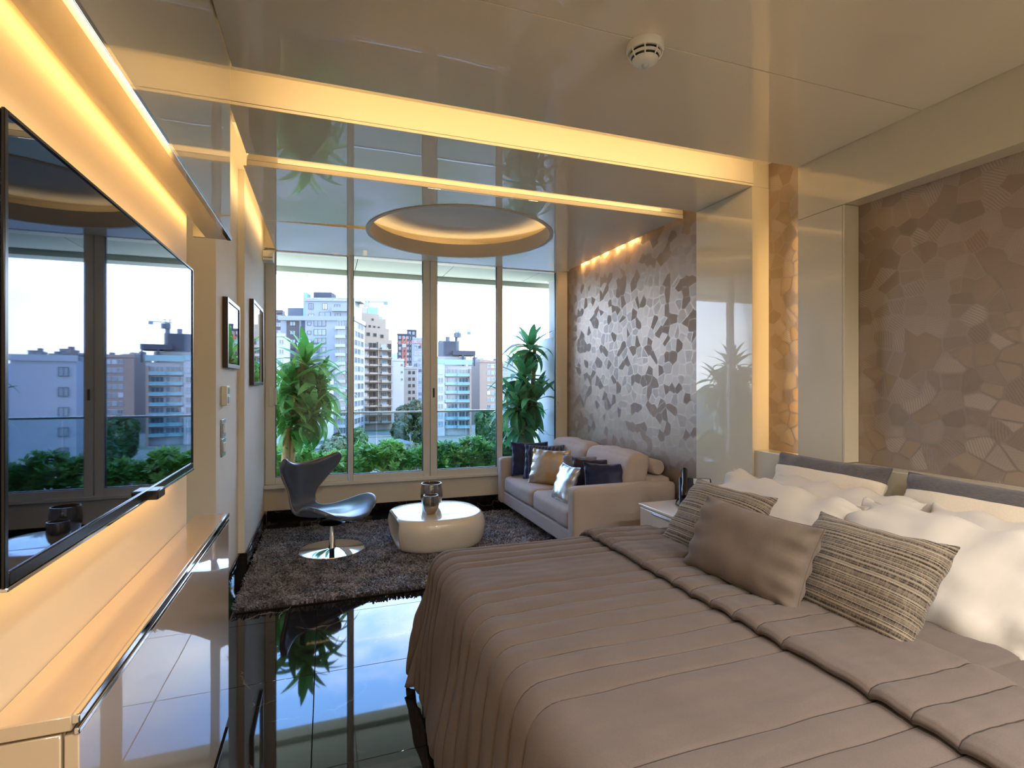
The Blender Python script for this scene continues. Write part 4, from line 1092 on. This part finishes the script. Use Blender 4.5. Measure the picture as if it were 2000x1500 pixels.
A.box('penthouse_side', M['b_white'], W-0.8, W-0.75, 2.0, dp-1, zr, Z(585))
A.box('roof_parapet', M['b_grey'], X(588), X(668), 1.7, 2.0, Z(588), Z(581))
A.box('roof_house', M['b_dark'], X(600), X(634), 5, 11, Z(585), Z(567))
A.box('roof_glass_house', M['b_aqua'], X(584), X(592), 3, 8, zr, Z(570))
A.box('roof_house', M['b_white'], X(672), X(690), 5, 12, Z(585), Z(578))
A.box('wing_house', M['b_stripe'], X(553), X(588), 4, 12, zr, Z(600))
A.box('dark_panel', M['b_brown'], X(557), X(580), 0.85, 1.0, 0, Z(628))
A.box('dark_panel', M['b_dark'], X(586), X(593), -0.05, 0.0, 0, Z(628))
for x0, x1, y0, y1 in ((596, 605, 604, 592), (622, 631, 604, 592), (596, 606, 622, 613), (616, 637, 622, 609), (645, 656, 621, 612), (644, 655, 600, 594)):
    window_part(A.o, X(x0), 1.98, Z(y0), X(x1)-X(x0), Z(y1)-Z(y0), frame=M['b_brown'])
nf = 14
for f in range(nf):
    z = zr-2.6-f*FH
    if z < 0.3: break
    window_part(A.o, X(563), 0.84, z+0.2, 2.0, 1.5, frame=M['b_dark'])
    window_part(A.o, X(597), -0.02, z+0.3, 1.3, 1.2, frame=M['b_dark'], mull=0)
    window_part(A.o, X(609), -0.02, z, 4.1, 2.1, frame=M['b_dark'], mull=2)
    window_part(A.o, X(653), -0.02, z-0.2, 2.8, 2.2, frame=M['b_frame'], mull=2)
    window_part(A.o, X(669), -0.25, z-0.35, X(682.5)-X(669), 2.5, frame=M['b_stripe'], mull=1)
    balcony_part(A.o, X(650), -0.02, z-0.9, X(668)-X(650), 1.3, M['b_white'])
    for yy in (0.6, 5.4, 10.4):
        window_part(A.o, W+0.07, yy, z-0.2, 4.2, 2.1, side='r', frame=M['b_frame'], mull=2)
# --- tower B: unfinished beige tower
B = Bld('raw beige concrete tower stepping down to the right, with dark openings', 705, 204, math.radians(14))
X, Z = B.X, B.Z; W = X(769)
B.box('wall', M['b_beige'], 0, W, 1.4, 16, 0, Z(663))
B.box('wall', M['b_beige'], 0, X(763), 1.6, 15, Z(663), Z(640)); B.box('wall', M['b_beige'], 0, X(757), 1.8, 14, Z(640), Z(621)); B.box('wall', M['b_beige'], 0, X(744), 2.0, 12, Z(621), Z(612)); B.box('roof_house', M['b_cream'], X(707), X(722), 3, 9, Z(612), Z(600))
B.box('roof_glass_house', M['b_aqua'], X(724), X(745), 4, 9, Z(612), Z(597)); B.box('roof_glass_house', M['b_aqua'], X(743), X(756), 5, 9, Z(621), Z(614))
for (x0, y0) in ((713, 641), (722, 641), (731, 642), (740, 643)): window_part(B.o, X(x0), 1.78, Z(y0), 1.1, 1.3, frame=M['b_beige'], pane=M['b_hole'], mull=0)
for (x0, y0) in ((718, 657), (731, 658), (745, 660)): window_part(B.o, X(x0), 1.58, Z(y0), 1.5, 1.5, frame=M['b_beige'], pane=M['b_hole'], mull=0)
window_part(B.o, X(728), 1.78, Z(626), 1.0, 1.0, frame=M['b_beige'], pane=M['b_hole'], mull=0)
for f in range(13):
    z = Z(680)-f*FH*1.05
    if z < 0.5: break
    B.box('floor_slab', M['b_cream'], 0, W, -0.3, 1.4, z-0.75, z-0.55)
    window_part(B.o, X(709), 1.36, z-0.1, 2.2, 1.7, frame=M['b_cream'], mull=2)
    window_part(B.o, X(722), 1.36, z-0.5, 2.9, 2.5, frame=M['b_beige'], pane=M['b_hole'], mull=1)
    window_part(B.o, X(746), 1.36, z-0.1, 2.4, 1.8, frame=M['b_cream'], mull=2)
    window_part(B.o, X(759), 1.36, z-0.4, 1.7, 2.3, frame=M['b_beige'], pane=M['b_hole'], mull=0)
    balcony_part(B.o, X(707), 1.4, z-0.75, X(720)-X(707), 1.7, M['b_cream'])
    balcony_part(B.o, X(745), 1.4, z-0.75, X(758)-X(745), 1.9, M['b_cream'])
    balcony_part(B.o, X(722), 1.4, z-0.75, X(737)-X(722), 1.5, M['b_beige'], 0.7)
    B.box('fin_wall', M['b_beige'], X(738), X(739.5), -0.1, 1.4, z-0.55, z+2.3)
# --- building C: white building with aqua glass balconies
Cb = Bld('white building with aqua glass balconies and a dark roof house', 838, 185, math.radians(-9))
X, Z = Cb.X, Cb.Z; W = X(921); dp = 19
Cb.box('wall', M['b_white'], 0, W, 1.6, dp, 0, Z(716)); Cb.box('wall', M['b_white'], 0, X(868), 0.0, 1.6, 0, Z(712))
Cb.box('brown_fin', M['b_rose'], X(916), X(920), -0.2, 1.6, 0, Z(722))
Cb.box('terrace_parapet', M['b_aqua'], X(868), W, -0.2, 0.0, Z(714), Z(704)); Cb.box('terrace_parapet', M['b_aqua'], X(838), X(868), -0.1, 0.05, Z(712), Z(703))
Cb.box('penthouse', M['b_cream'], X(852), X(912), 4, 14, Z(716), Z(697)); Cb.box('roof_house', M['b_stripe'], X(858), X(898), 5, 13, Z(697), Z(665)); Cb.box('dark_panel', M['b_dark'], X(869), X(892), 4.8, 5.0, Z(694), Z(666))
Cb.box('dark_roof', M['b_dark'], X(885), X(930), 3, 14, Z(694), Z(685)); Cb.box('dark_post', M['b_dark'], X(903), X(907), 3, 3.6, Z(716), Z(694)); Cb.box('dark_post', M['b_dark'], X(926), X(929), 3, 3.6, Z(716), Z(694))
for xx, yy in ((876, 658), (893, 646), (899, 646)): MB().lathe([(0.0, 0), (0.8, 0), (0.8, 1.6), (0.0, 1.6)], 12, (X(xx), 7, Z(665)+ (1.5 if xx > 890 else 0))).build('water_tank', M['b_stripe'], Cb.o, local=True)
Cb.box('chimney_stack', M['b_stripe'], X(891), X(896), 7, 8, Z(665), Z(650))
for f in range(12):
    z = Z(733)-f*FH
    if z < 0.4: break
    window_part(Cb.o, X(855), -0.03, z, 1.9, 1.9, mull=1); window_part(Cb.o, X(867), 0.5, z, 0.9, 1.9, side='f', mull=0)
    window_part(Cb.o, X(874), 1.55, z-0.4, 3.6, 2.3, mull=2); window_part(Cb.o, X(896), 1.55, z-0.4, 3.3, 2.3, mull=2)
    balcony_part(Cb.o, X(869), 1.6, z-0.6, X(894)-X(869), 1.4, M['b_white'], 0.95, M['b_aqua']); balcony_part(Cb.o, X(893), 1.6, z-0.6, X(916)-X(893), 2.0, M['b_white'], 0.95, M['b_aqua'])
    for yy in (2.2, 6.6, 11.0, 15.0): window_part(Cb.o, W+0.02, yy, z-0.1, 3.0, 2.1, side='r', frame=M['b_stripe'], mull=2)
# --- further buildings
def block(label, px0, px1, ytop, D, rz, dp, mat, cols, w=1.4, h=1.5, fh=3.05, side_cols=0, roof=(), frame=None, pane=None, nmax=9, start=2.6, ybase=None):
    b = Bld(label, px0, D, math.radians(rz)); Wd = b.X(px1); zt = b.Z(ytop)
    b.box('wall', mat, 0, Wd, 0, dp, 0, zt); b.box('roof_parapet', mat, -0.2, Wd+0.2, -0.2, 0.1, zt-0.2, zt+0.8)
    for (x0, x1, y1, m2) in roof: b.box('roof_house', m2, b.X(x0), b.X(x1), dp*0.3, dp*0.7, zt, b.Z(y1))
    for f in range(nmax):
        z = zt-start-f*fh
        if z < 0.4: break
        for c in cols: window_part(b.o, c*Wd, -0.03, z, w, h, frame=frame, pane=pane)
        for c in range(side_cols): window_part(b.o, Wd+0.03, dp*(c+0.35)/side_cols-0.6, z, w, h, side='r', frame=frame, pane=pane)
    return b
block('dark charcoal high-rise far behind the orange crane', 776, 800, 656, 330, -8, 12, M['b_dark'], (0.1, 0.4, 0.7), 1.6, 2.0, 3.4, nmax=14, frame=M['b_stripe'])
block('taller charcoal tower with rooftop mast beside the dark high-rise', 795, 813, 648, 345, -8, 12, M['b_dark'], (0.15, 0.55), 1.6, 2.2, 3.4, roof=((800, 808, 645, M['b_stripe']),), nmax=14, frame=M['b_stripe'])
block('pale grey glazed tower just left of the middle mullion', 806, 836, 664, 300, -6, 12, M['b_grey'], (0.08, 0.36, 0.66), 2.0, 2.2, 3.3, nmax=16)
block('plain white block below the orange crane', 768, 789, 706, 235, 6, 12, M['b_white'], (0.7,), 1.0, 1.2, 3.2, nmax=3)
block('small grey block right of the plain white one', 788, 814, 722, 250, -10, 12, M['b_cream'], (0.35, 0.65), 1.2, 1.5, 3.1, roof=((792, 804, 716, M['b_white']),), frame=M['b_brown'], pane=M['b_hole'])
block('beige and rose apartment block to the right of the white balcony building', 937, 985, 709, 235, 8, 14, M['b_rose'], (0.32, 0.5, 0.68, 0.86), 1.7, 1.7, 3.0, roof=((945, 962, 703, M['b_cream']),), nmax=10)
block('brown building at the far left behind the tower', 520, 549, 612, 215, -6, 14, M['b_brown'], (0.2, 0.45, 0.7), 1.6, 1.5, 3.05, nmax=9, roof=((530, 546, 604, M['b_stripe']),))
block('white low block behind the left dracaena', 500, 552, 657, 160, -4, 12, M['b_white'], (0.55, 0.8), 1.4, 1.5, 3.0, nmax=9)
fb = block('large white blank building with a column of small windows on the right', 1004, 1076, 716, 110, -14, 16, M['b_white'], (0.12,), 1.3, 1.5, 3.2, nmax=5, frame=M['b_stripe'], roof=((1010, 1040, 708, M['b_stripe']),))
gb = Bld('low white building with slate grey stripes below the left tower', 600, 120, math.radians(-10)); gw = gb.X(632)
gb.box('wall', M['b_white'], 0, gw, 0, 12, 0, gb.Z(742))
for k in range(8): gb.box('stripe', M['b_stripe'], -0.04, gw+0.04, -0.06, 0.0, gb.Z(780+k*15), gb.Z(773+k*15))
lowb = Bld('low flat-roofed pale building among the trees', 770, 115, math.radians(12)); lowb.box('wall', M['b_cream'], 0, lowb.X(812), 0, 10, 0, lowb.Z(872)); lowb.box('flat_roof', M['b_stripe'], -0.3, lowb.X(812)+0.3, -0.3, 10.3, lowb.Z(872), lowb.Z(870))
for c in (0.1, 0.35, 0.6): window_part(lowb.o, lowb.X(812)*c, -0.03, lowb.Z(872)-2.0, 1.2, 1.3)
wl2 = Bld('long pale retaining wall at the foot of the beige tower', 703, 140, math.radians(-3), name='retaining_wall'); wl2.box('wall', M['b_white'], 0, wl2.X(772), 0, 0.5, 0, wl2.Z(856)); wl2.box('coping', M['b_cream'], -0.1, wl2.X(772)+0.1, -0.1, 0.6, wl2.Z(856), wl2.Z(855)); wl2.o['category'] = 'wall'
rr = random.Random(5)
hp = [(930, 704, 420), (942, 706, 520), (955, 712, 470), (966, 707, 560), (978, 714, 480), (990, 706, 600), (1002, 712, 520), (1016, 700, 640), (1030, 708, 560), (816, 716, 480), (770, 722, 500), (1048, 704, 620)]
hn = ['hazy cream house', 'hazy white house', 'hazy grey house', 'hazy rose house']
for k, (p, yt, D) in enumerate(hp):
    mt = (M['b_cream'], M['b_white'], M['b_grey'], M['b_rose'])[k % 4]
    block('%s on the distant skyline, %s counted from the white balcony building' % (hn[k % 4], (posn+['eleventh', 'twelfth'])[k]), p, p+rr.uniform(12, 18), yt, D, rr.uniform(-15, 15), 16, mt, (0.15, 0.5, 0.75), 2.2, 1.8, 3.2, nmax=4, roof=((p+3, p+8, yt-5, M['b_stripe']),))
# cranes
def crane(label, px_, D, ytop, yjib, j0, j1, mat, grp='tower cranes on the skyline'):
    c = thing('tower_crane', label, 'crane', far(px_, D), -YAW, grp); k = D/1033.0; zt = zat(ytop, D)-GZ; zj = zat(yjib, D)-GZ
    b = MB(); s = 0.9
    for sx_ in (-s, s):
        for sy_ in (-s, s): b.box(sx_-0.16, sx_+0.16, sy_-0.16, sy_+0.16, 0, zt)
    for i in range(int(zt/3)):
        b.tube([(-s, -s, i*3), (s, -s, i*3+3)], 0.14, 4); b.tube([(s, s, i*3), (-s, s, i*3+3)], 0.14, 4)
    b.build('mast', mat, c, local=True)
    x0, x1 = (j0-px_)*k, (j1-px_)*k; b = MB()
    b.box(x0, x1, -0.6, -0.4, zj, zj+0.25).box(x0, x1, 0.4, 0.6, zj, zj+0.25).box(x0, x1, -0.1, 0.1, zj+1.3, zj+1.5)
    n = int(abs(x1-x0)/2)
    for i in range(n):
        xa, xb = x0+(x1-x0)*i/n, x0+(x1-x0)*(i+1)/n
        b.tube([(xa, -0.5, zj+0.1), ((xa+xb)/2, 0, zj+1.4), (xb, -0.5, zj+0.1)], 0.1, 4)
    b.build('jib', mat, c, local=True)
    MB().box(x1-1.6, x1+0.4, -0.8, 0.8, zj-1.2, zj+0.3).build('counterweight', mat, c, local=True)
    MB().box(-1.0, 1.0, -1.5, -0.5, zj-2.2, zj-0.2).build('cab', M['b_white'], c, local=True)
crane('pale blue crane over the beige tower', 716, 260, 588, 592, 700, 756, M['crane_b'])
crane('orange crane in front of the charcoal high-rise', 790, 290, 660, 673, 768, 826, M['crane_o'])
crane('thin pale crane above the white balcony building', 893, 300, 645, 651, 886, 918, M['crane_b'])
# trees
def tree(label, px_, D, ytop, ybot, wpx, mat, seed, n=1500, lf=0.9):
    p = far(px_, D); r = np.random.default_rng(seed); k = D/1033.0
    o = thing('tree', label, 'tree', p, 0, 'trees between the buildings')
    zt, zb = zat(ytop, D)-GZ, max(1.0, zat(ybot, D)-GZ); rx = wpx*k/2; cz, rz_ = (zt+zb)/2, (zt-zb)/2
    MB().tube([(0, 0, 0), (0.2, 0, zb), (0, 0.1, cz)], [0.35, 0.28, 0.12], 7).build('trunk', M['bark'], o, local=True)
    nb = 10; bc = []
    for i in range(nb):
        d = r.normal(size=3); d /= np.linalg.norm(d); bc.append(np.array([d[0]*rx*0.55, d[1]*rx*0.55, cz+d[2]*rz_*0.55]))
    V, F = [], []
    for i in range(n):
        c = bc[r.integers(nb)]; d = r.normal(size=3); d /= np.linalg.norm(d)
        q = c + d*np.array([rx, rx, rz_])*0.48*r.uniform(0.75, 1.05)
        a = np.cross(d, r.normal(size=3)); a /= np.linalg.norm(a); b2 = np.cross(a, d*0.7+r.normal(size=3)*0.4); b2 /= np.linalg.norm(b2)
        s = lf*r.uniform(0.5, 1.1)*k/0.15
        n0 = len(V); V += [tuple(q+a*s), tuple(q+b2*s*0.55), tuple(q-a*s), tuple(q-b2*s*0.55)]; F.append((n0, n0+1, n0+2, n0+3))
    b = MB(); b.v = V; b.f = F; f = b.build('crown', mat, o, local=True); f['kind'] = 'stuff'
DIM = 0.36
M['tree1'] = leafmat('dark_tree_leaf', lin(56, 84, 46), lin(84, 108, 60), lin(120, 134, 80)); M['tree2'] = leafmat('olive_tree_leaf', lin(110, 128, 88), lin(142, 156, 112), lin(170, 178, 128)); M['tree3'] = leafmat('fresh_tree_leaf', lin(60, 112, 56), lin(96, 142, 72), lin(136, 168, 92))
for k, a in enumerate([
    ('broad dark tree just left of the middle mullion', 803, 150, 782, 862, 66, M['tree1'], 1, 2400),
    ('darker tree standing under the broad dark one', 784, 132, 822, 880, 44, M['tree1'], 2, 1600),
    ('dark tree right behind the glass pane joint', 826, 128, 815, 885, 46, M['tree1'], 3, 1600),
    ('fresh green tree at the foot of the grey tower', 700, 118, 838, 884, 42, M['tree3'], 4, 1500),
    ('dark tree beside the grey tower base', 664, 125, 842, 890, 40, M['tree1'], 5, 1400),
    ('pale olive tree behind the chair', 655, 86, 852, 930, 62, M['tree2'], 6, 2200),
    ('pale olive tree next to the thin mullion', 712, 84, 868, 925, 60, M['tree2'], 7, 2000),
    ('low fresh tree above the hedge in the second pane', 752, 92, 862, 925, 44, M['tree3'], 8, 1500),
    ('low olive tree above the hedge near the middle mullion', 806, 90, 866, 925, 50, M['tree2'], 9, 1600),
    ('tall green tree right of the white balcony building', 948, 150, 790, 885, 50, M['tree3'], 10, 2200),
    ('green tree below the beige and rose block', 966, 120, 826, 915, 46, M['tree3'], 11, 1800),
    ('small yellow-green tree by the striped building', 640, 96, 858, 905, 30, M['tree2'], 12, 1000),
    ('tree in the gap left of the striped building', 585, 110, 840, 900, 50, M['tree3'], 13, 1200),
    ('far tree behind the right dracaena', 1010, 135, 800, 880, 60, M['tree1'], 14, 1400)]):
    tree(*a)
# hills, distance haze painted in as a pale blue-grey
hl = MB(); n = 60
for i in range(n+1):
    a = math.radians(-30+i*1.7); D = 2400
    h = 70+55*math.sin(i*0.33+0.8)+25*math.sin(i*0.9)+(60 if i > 26 else 0)
    hl.v += [(D*math.sin(a), D*math.cos(a), GZ), (D*1.02*math.sin(a), D*1.02*math.cos(a), h), (D*1.3*math.sin(a), D*1.3*math.cos(a), GZ)]
for i in range(n):
    for q in range(2): hl.f.append((i*3+q, (i+1)*3+q, (i+1)*3+q+1, i*3+q+1))
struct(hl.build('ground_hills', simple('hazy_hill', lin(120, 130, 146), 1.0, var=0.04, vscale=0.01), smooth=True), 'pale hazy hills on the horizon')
